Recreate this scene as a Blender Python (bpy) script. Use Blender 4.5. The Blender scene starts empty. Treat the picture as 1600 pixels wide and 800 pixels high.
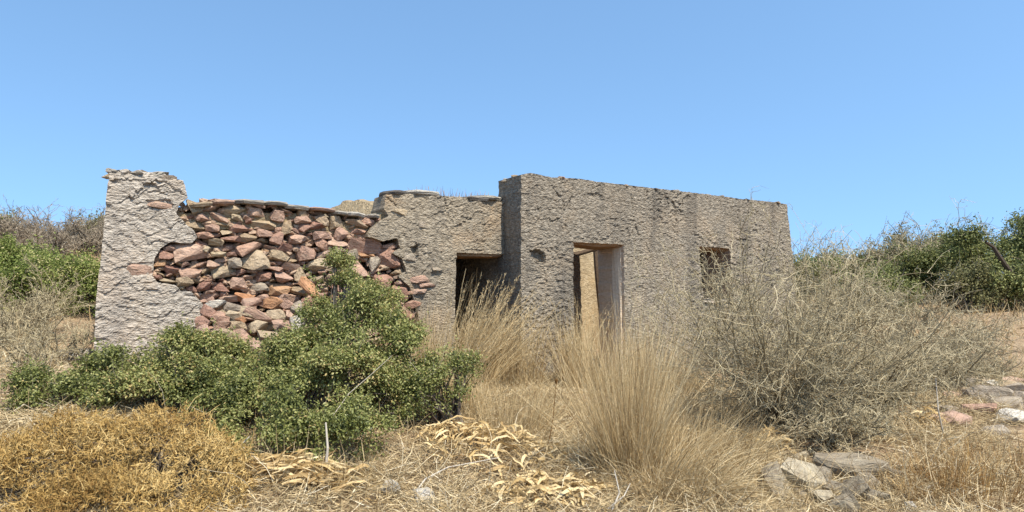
import bpy, bmesh, math, random
import numpy as np
from mathutils import Vector, Matrix, Euler
R = math.radians
rng = np.random.default_rng(7)
random.seed(7)

# ------------------------------------------------------------------ camera, sky, sun, exposure
sc = bpy.context.scene
COL = sc.collection
F, PITCH = 1100.0, math.atan(70/1100.0)          # focal length in photo pixels; eye level sits 70 px below centre
cam_d = bpy.data.cameras.new('camera'); cam = bpy.data.objects.new('camera', cam_d); COL.objects.link(cam)
cam_d.sensor_width = 36; cam_d.lens = F*36/1600; cam_d.clip_start = .05; cam_d.clip_end = 6000
cam.location = (0, 0, 0); cam.rotation_euler = (math.pi/2+PITCH, 0, 0)   # the eye is the origin, the ground lies about 1.5 m below
sc.camera = cam
SUN_EL, SUN_AZ = R(57), math.atan2(.60, -.80)    # azimuth clockwise from +Y
w = bpy.data.worlds.new('World'); sc.world = w; w.use_nodes = True
nt = w.node_tree; nt.nodes.clear()
sky = nt.nodes.new('ShaderNodeTexSky'); sky.sky_type = 'NISHITA'; sky.sun_disc = False
sky.sun_elevation = SUN_EL; sky.sun_rotation = SUN_AZ; sky.altitude = 0; sky.air_density = 1.0; sky.dust_density = .5; sky.ozone_density = 1.2
bg = nt.nodes.new('ShaderNodeBackground'); bg.inputs['Strength'].default_value = .15
wo = nt.nodes.new('ShaderNodeOutputWorld')
tcw = nt.nodes.new('ShaderNodeTexCoord'); vadd = nt.nodes.new('ShaderNodeVectorMath'); vadd.operation = 'ADD'; vadd.inputs[1].default_value = (0, 0, .25)   # clear dry air: no pale band at the horizon
vnor = nt.nodes.new('ShaderNodeVectorMath'); vnor.operation = 'NORMALIZE'
nt.links.new(tcw.outputs['Generated'], vadd.inputs[0]); nt.links.new(vadd.outputs[0], vnor.inputs[0]); nt.links.new(vnor.outputs[0], sky.inputs[0])
tint = nt.nodes.new('ShaderNodeMix'); tint.data_type = 'RGBA'; tint.blend_type = 'MULTIPLY'; tint.inputs[0].default_value = 1; tint.inputs[7].default_value = (.86, 1.02, 1.03, 1)
nt.links.new(sky.outputs[0], tint.inputs[6]); nt.links.new(tint.outputs[2], bg.inputs[0]); nt.links.new(bg.outputs[0], wo.inputs[0])
sd = bpy.data.lights.new('sun', 'SUN'); sd.energy = 4.3; sd.angle = R(.53); sd.color = (1, .93, .81)
so = bpy.data.objects.new('sun', sd); COL.objects.link(so)
tosun = Vector((math.sin(SUN_AZ)*math.cos(SUN_EL), math.cos(SUN_AZ)*math.cos(SUN_EL), math.sin(SUN_EL)))
so.rotation_euler = tosun.to_track_quat('Z', 'Y').to_euler(); so.location = tosun*30
sc.view_settings.view_transform = 'Standard'; sc.view_settings.look = 'None'
sc.view_settings.exposure = .90; sc.view_settings.gamma = 1

# ------------------------------------------------------------------ helpers: noise
def _hash(ix, iy, iz):
    h = (ix*374761393 + iy*668265263 + iz*2147483647 + 1274126177) & 0xffffffff
    h = ((h ^ (h >> 13))*1274126177) & 0xffffffff
    h = ((h ^ (h >> 16))*2246822519) & 0xffffffff
    return (h ^ (h >> 15))/4294967296.0
def noise(x, y, z=0.0):
    x = np.asarray(x, float); y = np.asarray(y, float); z = np.zeros_like(x)+z
    ix, iy, iz = np.floor(x).astype(np.int64), np.floor(y).astype(np.int64), np.floor(z).astype(np.int64)
    fx, fy, fz = x-ix, y-iy, z-iz
    fx, fy, fz = [f*f*f*(f*(f*6-15)+10) for f in (fx, fy, fz)]
    r = 0
    for a in (0, 1):
        for b in (0, 1):
            for c in (0, 1):
                r = r + _hash(ix+a, iy+b, iz+c)*(fx if a else 1-fx)*(fy if b else 1-fy)*(fz if c else 1-fz)
    return r*2-1
def fbm(x, y, z=0.0, o=4):
    r, a = 0, 1.0
    for i in range(o):
        r = r + a*noise(x*2**i+17*i, y*2**i+5*i, np.asarray(z)*2**i+3*i); a *= .5
    return r
def flakes(x, y, seed=0):
    """overlapping scales: every cell leans out towards its lower lip"""
    ix, iy = np.floor(x).astype(np.int64), np.floor(y).astype(np.int64)
    best = np.full(x.shape, 9.); val = np.zeros(x.shape)
    for a in (-1, 0, 1):
        for b in (-1, 0, 1):
            cx = ix+a+_hash(ix+a, iy+b, np.int64(11+seed)); cy = iy+b+_hash(ix+a, iy+b, np.int64(23+seed))
            d = (x-cx)**2+(y-cy)**2
            v = -(y-cy)*.9 + (_hash(ix+a, iy+b, np.int64(37+seed))-.5)*1.0 + (x-cx)*(_hash(ix+a, iy+b, np.int64(51+seed))-.5)
            m = d < best; best = np.where(m, d, best); val = np.where(m, v, val)
    return val
def rnd(a, b, n=None): return rng.uniform(a, b, n)
def unit(v): return v/np.maximum(np.linalg.norm(v, axis=-1, keepdims=True), 1e-9)
def inpoly(x, y, poly):
    p = np.asarray(poly, float); r = np.zeros(np.shape(x), bool); j = len(p)-1
    for i in range(len(p)):
        c = ((p[i, 1] > y) != (p[j, 1] > y))
        with np.errstate(divide='ignore', invalid='ignore'):
            c &= x < (p[j, 0]-p[i, 0])*(y-p[i, 1])/(p[j, 1]-p[i, 1]+1e-12)+p[i, 0]
        r ^= c; j = i
    return r
def seg_near(x, y, a, b):
    a = np.asarray(a, float); b = np.asarray(b, float); d = b-a
    t = np.clip(((x-a[0])*d[0]+(y-a[1])*d[1])/(d@d+1e-12), 0, 1)
    return a[0]+t*d[0], a[1]+t*d[1]

# ------------------------------------------------------------------ helpers: meshes and objects
def mesh_np(name, V, faces, mats, tone=None, midx=None, smooth=False):
    """faces: list of (n,k) index arrays"""
    me = bpy.data.meshes.new(name); V = np.asarray(V, np.float32)
    me.vertices.add(len(V)); me.vertices.foreach_set('co', V.ravel())
    idx = np.concatenate([f.ravel() for f in faces]).astype(np.int32)
    tot = np.concatenate([np.full(len(f), f.shape[1]) for f in faces])
    start = np.concatenate([[0], np.cumsum(tot)[:-1]]).astype(np.int32)
    me.loops.add(len(idx)); me.loops.foreach_set('vertex_index', idx)
    me.polygons.add(len(tot)); me.polygons.foreach_set('loop_start', start)
    if midx is not None: me.polygons.foreach_set('material_index', np.asarray(midx, np.int32))
    me.polygons.foreach_set('use_smooth', np.full(len(tot), smooth))
    for m in (mats if isinstance(mats, (list, tuple)) else [mats]): me.materials.append(m)
    if tone is not None:
        at = me.attributes.new('tone', 'FLOAT', 'POINT'); at.data.foreach_set('value', np.asarray(tone, np.float32))
    me.update(calc_edges=True); me.validate()
    return me
def link(name, data, parent=None, loc=None):
    o = bpy.data.objects.new(name, data); COL.objects.link(o)
    if parent is not None: o.parent = parent
    if loc is not None: o.location = loc
    return o
def tag(o, label, cat, group=None):
    o['label'] = label; o['category'] = cat
    if group: o['group'] = group
    return o
def thing(name, label, cat, loc, group=None):
    return tag(link(name, None, None, loc), label, cat, group)
class Acc:
    def __init__(s): s.V, s.F, s.T, s.n = [], [], [], 0
    def add(s, V, F, T):
        V = np.asarray(V).reshape(-1, 3)
        s.V.append(V); s.F.append(np.asarray(F)+s.n); s.T.append(np.asarray(T).ravel()); s.n += len(V)
    def mesh(s, name, mats, base=(0, 0, 0), smooth=False):
        return mesh_np(name, np.concatenate(s.V)-np.asarray(base), s.F, mats, np.concatenate(s.T), None, smooth)
def ribbons(acc, P, W, tone, side=None):
    N, K, _ = P.shape
    d = unit(P[:, -1]-P[:, 0])
    if side is None: side = unit(np.cross(d, unit(rng.normal(size=(N, 3)))))
    S = side[:, None, :]*W[..., None]*.5
    V = np.stack([P-S, P+S], 2).reshape(N, K*2, 3)
    k = np.arange(K-1); q = np.stack([2*k, 2*k+1, 2*k+3, 2*k+2], 1)
    Fq = (np.arange(N)[:, None, None]*(K*2)+q[None]).reshape(-1, 4)
    acc.add(V, Fq, np.repeat(tone, K*2))
def tubes(acc, P, Rr, tone, sides=3):
    N, K, _ = P.shape
    d = unit(P[:, -1]-P[:, 0]); a = unit(np.cross(d, unit(rng.normal(size=(N, 3))))); b = np.cross(d, a)
    ang = np.arange(sides)*2*math.pi/sides
    ring = a[:, None, :]*np.cos(ang)[None, :, None]+b[:, None, :]*np.sin(ang)[None, :, None]
    V = (P[:, :, None, :]+ring[:, None]*Rr[:, :, None, None]).reshape(N, K*sides, 3)
    q = []
    for k in range(K-1):
        for s in range(sides):
            t = (s+1) % sides; q.append((k*sides+s, k*sides+t, (k+1)*sides+t, (k+1)*sides+s))
    Fq = (np.arange(N)[:, None, None]*(K*sides)+np.array(q)[None]).reshape(-1, 4)
    acc.add(V, Fq, np.repeat(tone, K*sides))
def leaves(acc, P, Nn, size, tone, aspect=.55):
    """folded diamond leaves"""
    N = len(P); d = unit(np.cross(Nn, unit(rng.normal(size=(N, 3))))); s = np.cross(Nn, d)
    L = (size*rnd(.7, 1.3, N))[:, None]
    V = np.stack([P-d*L*.5, P+s*L*aspect*.5+Nn*L*.10, P+d*L*.5, P-s*L*aspect*.5+Nn*L*.10], 1)
    i = np.arange(N)[:, None]*4
    acc.add(V, np.concatenate([i+np.array([[0, 1, 2]]), i+np.array([[0, 2, 3]])], 0), np.repeat(tone, 4))
def grow(S, D, L, K, wander, grav=0.0):
    """polylines: starts S (N,3), directions D, lengths L -> (N,K+1,3)"""
    P = [S]; d = unit(D); st = (L/K)[:, None]
    for k in range(K):
        P.append(P[-1]+d*st)
        d = unit(d+rng.normal(size=d.shape)*wander+np.array([0, 0, -grav]))
    return np.stack(P, 1)
def along(P, n, lo=.2, hi=1.0):
    """n random points on the polylines with the local direction"""
    N, K, _ = P.shape; i = rng.integers(0, N, n); t = rnd(lo, hi, n)*(K-1)*.999; k = t.astype(int); f = (t-k)[:, None]
    a, b = P[i, k], P[i, np.minimum(k+1, K-1)]
    return a*(1-f)+b*f, unit(b-a+1e-9), i

# ------------------------------------------------------------------ materials
def new_mat(name):
    m = bpy.data.materials.new(name); m.use_nodes = True; t = m.node_tree; t.nodes.clear()
    o = t.nodes.new('ShaderNodeOutputMaterial'); b = t.nodes.new('ShaderNodeBsdfPrincipled')
    b.inputs['Roughness'].default_value = .9; b.inputs['Specular IOR Level'].default_value = .15
    t.links.new(b.outputs[0], o.inputs[0])
    return m, t, b, o
def nd(t, kind, **kw):
    n = t.nodes.new(kind)
    for k, v in kw.items():
        if k in n.inputs: n.inputs[k].default_value = v
        else: setattr(n, k, v)
    return n
def ramp(t, fac, stops, mode='LINEAR'):
    r = t.nodes.new('ShaderNodeValToRGB'); cr = r.color_ramp; cr.interpolation = mode
    while len(cr.elements) < len(stops): cr.elements.new(.5)
    for e, (p, c) in zip(cr.elements, stops): e.position = p; e.color = (*c, 1) if len(c) == 3 else c
    t.links.new(fac, r.inputs[0]); return r.outputs[0]
def coords(t, scale=(1, 1, 1), kind='Object'):
    tc = t.nodes.new('ShaderNodeTexCoord'); mp = t.nodes.new('ShaderNodeMapping'); mp.inputs['Scale'].default_value = scale
    t.links.new(tc.outputs[kind], mp.inputs[0]); return mp.outputs[0]
def nz(t, vec, scale, detail=6, rough=.6):
    n = t.nodes.new('ShaderNodeTexNoise'); n.inputs['Scale'].default_value = scale; n.inputs['Detail'].default_value = detail
    n.inputs['Roughness'].default_value = rough; t.links.new(vec, n.inputs['Vector']); return n.outputs['Fac']
def mixc(t, fac, a, b, mode='MIX'):
    m = t.nodes.new('ShaderNodeMix'); m.data_type = 'RGBA'; m.blend_type = mode
    for s, v in ((m.inputs[0], fac), (m.inputs[6], a), (m.inputs[7], b)):
        if isinstance(v, (int, float)): s.default_value = v
        elif isinstance(v, tuple): s.default_value = (*v, 1)
        else: t.links.new(v, s)
    return m.outputs[2]
def math_(t, op, a, b=0.0):
    m = t.nodes.new('ShaderNodeMath'); m.operation = op
    for s, v in ((m.inputs[0], a), (m.inputs[1], b)):
        if isinstance(v, (int, float)): s.default_value = v
        else: t.links.new(v, s)
    return m.outputs[0]
def bump(t, b, h, strength=.6, dist=.02):
    n = t.nodes.new('ShaderNodeBump'); n.inputs['Strength'].default_value = strength; n.inputs['Distance'].default_value = dist
    t.links.new(h, n.inputs['Height']); t.links.new(n.outputs[0], b.inputs['Normal'])
def lighten_ramp(lo, hi): return [(lo, (0, 0, 0)), (hi, (1, 1, 1))]

def plaster_mat(name, c_dark, c_mid, c_light, stain, warm, bumpd=.03, streak=.6):
    m, t, b, o = new_mat(name)
    v = coords(t); vs = coords(t, (1, 1, .16)); vf = coords(t, (1, 1, 1.9))
    big = nz(t, v, 1.6, 8, .65); fine = nz(t, vf, 16, 8, .7); st = nz(t, vs, 2.6, 5, .6); sp = nz(t, v, 55, 3, .6)
    base = ramp(t, fine, [(.30, c_dark), (.5, c_mid), (.72, c_light)])
    base = mixc(t, ramp(t, big, lighten_ramp(.50, .66)), base, mixc(t, .55, base, warm))
    base = mixc(t, math_(t, 'MULTIPLY', ramp(t, st, lighten_ramp(.50, .68)), streak), base, stain)
    base = mixc(t, math_(t, 'MULTIPLY', ramp(t, sp, lighten_ramp(.60, .72)), .5), base, c_light)
    t.links.new(base, b.inputs['Base Color'])
    vo = t.nodes.new('ShaderNodeTexVoronoi'); vo.inputs['Scale'].default_value = 19
    wv = t.nodes.new('ShaderNodeVectorMath'); wv.operation = 'MULTIPLY_ADD'
    nn = t.nodes.new('ShaderNodeTexNoise'); nn.inputs['Scale'].default_value = 9; t.links.new(vf, nn.inputs['Vector'])
    t.links.new(nn.outputs['Color'], wv.inputs[0]); wv.inputs[1].default_value = (.22, .22, .22); t.links.new(vf, wv.inputs[2])
    t.links.new(wv.outputs[0], vo.inputs['Vector'])
    h = math_(t, 'ADD', math_(t, 'MULTIPLY', vo.outputs['Distance'], .9), math_(t, 'MULTIPLY', nz(t, vf, 38, 8, .7), 1.1))
    bump(t, b, h, .85, bumpd)
    return m
def stone_mat(name, cols, lichen=(.46, .38, .28), lich=.35):
    m, t, b, o = new_mat(name)
    oi = t.nodes.new('ShaderNodeObjectInfo'); v0 = coords(t)
    va = t.nodes.new('ShaderNodeVectorMath'); va.operation = 'ADD'
    sv = t.nodes.new('ShaderNodeVectorMath'); sv.operation = 'SCALE'; sv.inputs[0].default_value = (31, 17, 23); t.links.new(oi.outputs['Random'], sv.inputs['Scale'])
    t.links.new(v0, va.inputs[0]); t.links.new(sv.outputs[0], va.inputs[1]); v = va.outputs[0]
    n = len(cols); base = ramp(t, oi.outputs['Random'], [(i/max(n-1, 1), c) for i, c in enumerate(cols)])
    f = nz(t, v, 3.2, 8, .65)
    base = mixc(t, 1.0, base, ramp(t, f, [(.3, (.62, .58, .56)), (.5, (1, 1, 1)), (.7, (1.25, 1.2, 1.12))]), 'MULTIPLY')
    base = mixc(t, math_(t, 'MULTIPLY', ramp(t, nz(t, v, 1.9, 6, .7), lighten_ramp(.54, .66)), lich), base, lichen)
    t.links.new(base, b.inputs['Base Color'])
    bump(t, b, math_(t, 'ADD', nz(t, v, 5, 10, .7), math_(t, 'MULTIPLY', nz(t, v, 1.6, 2), .8)), .8, .10)
    return m
def tone_mat(name, stops, trans=0.0, rough=.8, spec=.2):
    m, t, b, o = new_mat(name)
    a = t.nodes.new('ShaderNodeAttribute'); a.attribute_name = 'tone'
    c = ramp(t, a.outputs['Fac'], stops); t.links.new(c, b.inputs['Base Color'])
    b.inputs['Roughness'].default_value = rough; b.inputs['Specular IOR Level'].default_value = spec
    if trans:
        tr = t.nodes.new('ShaderNodeBsdfTranslucent'); t.links.new(c, tr.inputs['Color'])
        mx = t.nodes.new('ShaderNodeMixShader'); mx.inputs[0].default_value = trans
        t.links.new(b.outputs[0], mx.inputs[1]); t.links.new(tr.outputs[0], mx.inputs[2]); t.links.new(mx.outputs[0], o.inputs[0])
    return m
M = {}
M['pier'] = plaster_mat('pale_render', (.20, .165, .13), (.39, .34, .28), (.60, .53, .45), (.25, .22, .19), (.44, .33, .23), .034, .55)
M['annex'] = plaster_mat('mottled_render', (.115, .094, .068), (.285, .235, .17), (.49, .42, .32), (.165, .145, .12), (.40, .275, .165), .034, .7)
M['main'] = plaster_mat('weathered_render', (.105, .087, .066), (.240, .203, .156), (.46, .40, .315), (.105, .092, .077), (.37, .285, .195), .038, .8)
M['inner'] = plaster_mat('inner_render', (.22, .16, .09), (.40, .31, .19), (.52, .42, .28), (.20, .14, .08), (.42, .29, .15), .012, .7)
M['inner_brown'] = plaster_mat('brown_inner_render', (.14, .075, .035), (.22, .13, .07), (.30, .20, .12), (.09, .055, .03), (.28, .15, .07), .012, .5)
M['reveal'] = plaster_mat('reveal_render', (.42, .31, .215), (.56, .43, .31), (.64, .52, .40), (.38, .29, .21), (.46, .33, .22), .008, .4)  # reveal colour lightened in place of bounced light
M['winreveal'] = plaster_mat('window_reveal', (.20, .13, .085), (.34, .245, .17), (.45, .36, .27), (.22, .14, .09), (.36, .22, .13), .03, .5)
M['lightened_plaster'] = plaster_mat('lightened_plaster', (.55, .44, .32), (.66, .54, .405), (.72, .61, .48), (.48, .37, .26), (.60, .46, .31), .006, .4)  # pale jamb plaster, its colour lightened further to stand for bounced light
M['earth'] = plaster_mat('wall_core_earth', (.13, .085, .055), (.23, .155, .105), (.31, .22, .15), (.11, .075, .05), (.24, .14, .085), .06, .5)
M['roof_earth'] = plaster_mat('roof_earth', (.25, .18, .10), (.40, .31, .19), (.52, .42, .27), (.30, .21, .12), (.45, .33, .19), .06, .3)
M['maroon'] = stone_mat('maroon_stone', [(.34, .19, .135), (.40, .24, .175), (.32, .175, .13), (.42, .27, .20)])
M['tan'] = stone_mat('tan_stone', [(.45, .345, .22), (.39, .29, .19), (.50, .40, .27), (.41, .30, .205)])
M['rose'] = stone_mat('rose_stone', [(.49, .32, .235), (.54, .38, .28), (.46, .30, .225), (.47, .29, .205)])
M['chip'] = plaster_mat('bedding_chips', (.20, .12, .085), (.36, .25, .175), (.48, .36, .25), (.30, .18, .13), (.42, .27, .18), .02, .5)
M['grey'] = stone_mat('grey_stone', [(.36, .295, .22), (.41, .345, .265), (.33, .265, .205)])
M['orange'] = stone_mat('orange_stone', [(.50, .25, .13), (.46, .29, .17)], lich=.15)
M['white'] = stone_mat('white_stone', [(.66, .60, .50), (.58, .53, .45)], (.7, .68, .62))
M['slab'] = stone_mat('roof_slab_stone', [(.44, .40, .33), (.36, .32, .27), (.50, .46, .39)])
M['darkslab'] = stone_mat('dark_slab_stone', [(.14, .125, .11), (.18, .16, .14)])
M['wood'] = plaster_mat('old_timber', (.05, .035, .022), (.09, .062, .04), (.14, .10, .065), (.05, .035, .025), (.10, .06, .035), .01, .4)
M['lintel'] = plaster_mat('lintel_orange', (.20, .11, .055), (.28, .16, .08), (.36, .22, .12), (.16, .09, .05), (.34, .18, .08), .01, .3)  # orange-brown colour shared by the lintels
M['green'] = tone_mat('shrub_leaf', [(0, (.058, .070, .016)), (.5, (.188, .202, .052)), (.92, (.37, .36, .135)), (1, (.42, .32, .13))], .30, .5, .4)
M['bright_green'] = tone_mat('slope_leaf', [(0, (.065, .09, .016)), (.5, (.155, .195, .038)), (.9, (.31, .32, .10)), (1, (.46, .40, .19))], .3, .6, .3)
M['juniper'] = tone_mat('dark_leaf', [(0, (.052, .066, .017)), (.5, (.145, .162, .048)), (1, (.28, .28, .095))], .2, .6, .3)
M['olive'] = tone_mat('olive_leaf', [(0, (.09, .085, .035)), (.5, (.17, .16, .065)), (1, (.27, .25, .12))], .25)
M['bark'] = tone_mat('shrub_bark', [(0, (.06, .045, .033)), (.55, (.14, .11, .085)), (1, (.34, .29, .22))])
M['greytwig'] = tone_mat('grey_twig', [(0, (.15, .12, .08)), (.5, (.37, .305, .185)), (1, (.58, .50, .33))], .15)
M['crest'] = tone_mat('crest_twig', [(0, (.10, .078, .055)), (.5, (.24, .19, .135)), (1, (.40, .33, .24))], .1)
M['crestleaf'] = tone_mat('crest_leaf', [(0, (.13, .11, .05)), (.5, (.24, .20, .11)), (1, (.36, .30, .18))], .2)
M['gold'] = tone_mat('cushion_twig', [(0, (.20, .11, .032)), (.5, (.42, .27, .088)), (1, (.62, .455, .20))], .2)
M['straw'] = tone_mat('dry_straw', [(0, (.26, .17, .075)), (.5, (.47, .345, .175)), (1, (.68, .55, .33))], .25, .6, .3)
M['weed'] = tone_mat('wiry_weed', [(0, (.11, .07, .035)), (.4, (.29, .20, .10)), (.8, (.50, .395, .23)), (1, (.66, .57, .40))], .1)
M['litter'] = tone_mat('dry_litter', [(0, (.17, .115, .06)), (.4, (.39, .29, .155)), (.75, (.59, .475, .285)), (1, (.70, .62, .46))], .15)
M['field'] = tone_mat('field_straw', [(0, (.19, .12, .055)), (.5, (.40, .285, .14)), (1, (.58, .455, .26))], .15)
M['rust'] = tone_mat('rusty_stem', [(0, (.15, .075, .025)), (.5, (.33, .18, .06)), (1, (.48, .31, .12))], .15)
M['deadleaf'] = tone_mat('dead_leaf', [(0, (.27, .16, .065)), (.4, (.50, .355, .16)), (.75, (.68, .53, .29)), (1, (.78, .67, .45))], .3, .55, .3)
M['deadwood'] = tone_mat('dead_wood', [(0, (.24, .20, .155)), (1, (.46, .41, .34))])
def ground_mat():
    m, t, b, o = new_mat('dry_soil'); v = coords(t)
    base = ramp(t, nz(t, v, 3, 10, .7), [(.3, (.17, .115, .07)), (.5, (.31, .22, .135)), (.7, (.45, .335, .21))])
    base = mixc(t, ramp(t, nz(t, v, .55, 5, .6), lighten_ramp(.45, .62)), base, mixc(t, .6, base, (.40, .27, .16)))
    base = mixc(t, ramp(t, nz(t, v, 40, 4, .7), lighten_ramp(.58, .75)), base, (.46, .38, .28))
    t.links.new(base, b.inputs['Base Color'])
    bump(t, b, math_(t, 'ADD', nz(t, v, 9, 10, .75), math_(t, 'MULTIPLY', nz(t, v, 60, 4, .7), .4)), .9, .06)
    return m
M['soil'] = ground_mat()

# ------------------------------------------------------------------ frames: pixel rays, the house frame
def ray(px, py):
    x, y = (px-800)/F, (400-py)/F; c, s = math.cos(PITCH), math.sin(PITCH)
    return np.array([x, c-y*s, s+y*c])
def at(px, py, depth):
    d = ray(px, py); return d*(depth/d[1])
TH = math.atan(.62); EX = np.array([math.cos(TH), math.sin(TH)]); NX = np.array([-math.sin(TH), math.cos(TH)])
CORNER = np.array([.13, 9.5]); HB = -1.1
OU, OV = -CORNER@EX, -CORNER@NX
def onwall(px, py, v):
    d = ray(px, py); t = (v-OV)/(d[:2]@NX); return OU+t*(d[:2]@EX), t*d[2]-HB      # house-local u and z
def poly(pts, v): return [onwall(x, y, v) for x, y in pts]
def toworld(u, v): return CORNER+u*EX+v*NX
def tolocal(x, y):
    dx, dy = x-CORNER[0], y-CORNER[1]; return dx*EX[0]+dy*EX[1], dx*NX[0]+dy*NX[1]

# ------------------------------------------------------------------ terrain
CP = np.array([(0, 0, -1.6), (-3, 1.5, -1.5), (3, 1.5, -1.65), (0, 4, -1.45), (-2.6, 4.3, -1.32), (3, 4, -1.5), (-5, 5, -1.02), (-4.4, 6.8, -.70), (-6.5, 7.5, -.62),
    (-2, 6.8, -1.0), (-1, 8, -1.03), (.1, 9, -1.08), (2.2, 9.3, -1.18), (1, 6, -1.3), (3, 7, -1.28), (5, 9, -1.2), (6, 12.5, -1.05), (6.8, 9.8, -1.18), (9.5, 10, -1.1), (5, 5.5, -1.45), (8.5, 6, -1.4),
    (10.5, 15, -.28), (12, 17.5, .12), (7.5, 17, .0), (9, 13, -.68), (15, 18, .1), (10, 24, .3), (18, 25, .4), (20, 40, .9), (0, 42, 1.0), (0, 22, -.5), (0, 14, -1.05), (3, 13, -1.05), (-2, 11, -1.0), (-9.5, 10, -.35), (-9, 6, -.6), (-8.3, 12.5, -.05), (-11, 16, .75), (-16, 25, 2.0), (-13, 20, 1.4),
    (-25, 30, 2.6), (-25, 15, 1.3), (-6, 18, .2), (-30, 60, 2.6), (30, 60, .9), (20, 12, -.7), (-20, 5, -.4), (20, 3, -1.5), (-20, -10, -1.6), (20, -10, -1.9)])
def H(x, y):
    x = np.asarray(x, float); y = np.asarray(y, float); sw = 0; sh = 0
    for cx, cy, cz in CP:
        wgt = 1/((x-cx)**2+(y-cy)**2+.5+.002*(cx*cx+cy*cy))**1.9
        sw = sw+wgt; sh = sh+wgt*cz
    h = sh/sw
    u, v = tolocal(x, y); inside = (u > -5.4) & (u < 7) & (v > .3) & (v < 5)
    far = np.clip((np.hypot(x, y)-3)/10, 0, 1)
    rough = .05*fbm(x*.9, y*.9, 2, 4)+.018*fbm(x*5, y*5, 4, 3)
    h = h+rough*np.where(inside, .3, 1)
    h = h+.16*np.exp(-(((x+.1)/.75)**2+((y-5.6)/.5)**2))+.12*np.exp(-(((x+1.35)/.7)**2+((y-4.75)/.3)**2))      # mounds under the dead leaves
    h = h+.34*np.exp(-((u+3.3)/.9)**2-((v-.15)/.50)**2)                                                       # heap under the fallen stones
    return h
def glines(c0, c1, step, far, g=1.14):
    a = list(np.arange(c0, c1, step)); s = step; x = a[-1]
    while x < far: s *= g; x += s; a.append(x)
    s = step; x = a[0]; pre = []
    while x > -far: s *= g; x -= s; pre.append(x)
    return np.array(pre[::-1]+a)
gx, gy = glines(-6.5, 9, .07, 2500), glines(3.4, 13.5, .07, 2500)
GX, GY = np.meshgrid(gx, gy); GZ = H(GX, GY)
i = np.arange(len(gy)-1)[:, None]*len(gx)+np.arange(len(gx)-1)[None, :]
g = link('ground', mesh_np('ground', np.stack([GX, GY, GZ], -1).reshape(-1, 3), [np.stack([i, i+1, i+len(gx)+1, i+len(gx)], -1).reshape(-1, 4)], M['soil'], smooth=True))
g['kind'] = 'structure'

# ------------------------------------------------------------------ stones
def make_stone(seed, n=20, blocky=.5):
    r = np.random.default_rng(seed); p = unit(r.normal(size=(n, 3)))
    p = p/np.maximum(np.abs(p).max(1, keepdims=True), 1e-6)*blocky + p*(1-blocky)
    p *= r.uniform(.78, 1.0, (n, 1))
    bm = bmesh.new()
    for q in p: bm.verts.new(q)
    ret = bmesh.ops.convex_hull(bm, input=bm.verts)
    bmesh.ops.delete(bm, geom=[v for v in bm.verts if not v.link_faces], context='VERTS')
    me = bpy.data.meshes.new('stone'); co = np.array([v.co for v in bm.verts])
    c, s = (co.max(0)+co.min(0))/2, (co.max(0)-co.min(0))
    for v in bm.verts: v.co = Vector((np.array(v.co)-c)/s)
    bmesh.ops.recalc_face_normals(bm, faces=bm.faces)
    bmesh.ops.bevel(bm, geom=list(bm.edges), offset=.022, segments=1, affect='EDGES') if False else None
    bm.to_mesh(me); bm.free(); return me
PROTO = [make_stone(100+k, 13+k % 5, .45+.4*(k % 4)/3) for k in range(18)]
_sm = {}
def stone(name, mat, loc, dims, rot=(0, 0, 0), parent=None, k=None):
    k = random.randrange(len(PROTO)) if k is None else k
    if (k, mat) not in _sm:
        me = PROTO[k].copy(); me.materials.append(M[mat]); _sm[(k, mat)] = me
    o = link(name, _sm[(k, mat)], parent, loc); o.scale = dims; o.rotation_euler = rot
    return o
def slab_mesh(seed, n=9):
    """flat irregular stone slab in a unit box"""
    r = np.random.default_rng(seed); a = np.sort(r.uniform(0, 2*math.pi, n)+np.arange(n)*0)
    a = (np.arange(n)+r.uniform(-.3, .3, n))*2*math.pi/n
    q = np.stack([np.cos(a), np.sin(a)], 1); q = q/np.abs(q).max(1, keepdims=True)*r.uniform(.82, 1, (n, 1))*.5
    top = np.concatenate([q*.94, np.full((n, 1), .5)+r.uniform(-.12, .05, (n, 1))], 1); mid = np.concatenate([q*1.0, r.uniform(-.1, .2, (n, 1))], 1); bot = np.concatenate([q*.93, np.full((n, 1), -.5)], 1)
    V = np.concatenate([top, mid, bot, [[0, 0, .5], [0, 0, -.5]]]); f4, f3 = [], []
    for k in range(n):
        l = (k+1) % n
        f4 += [(n+k, n+l, l, k), (2*n+k, 2*n+l, n+l, n+k)]; f3 += [(k, l, 3*n), (2*n+l, 2*n+k, 3*n+1)]
    return V, [np.array(f4), np.array(f3)]
_sl = {}
def slab(name, mat, loc, dims, rot, parent, k):
    if (k, mat) not in _sl: V, f = slab_mesh(k); _sl[(k, mat)] = mesh_np('slab', V, f, M[mat])
    o = link(name, _sl[(k, mat)], parent, loc); o.scale = dims; o.rotation_euler = rot; return o

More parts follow.
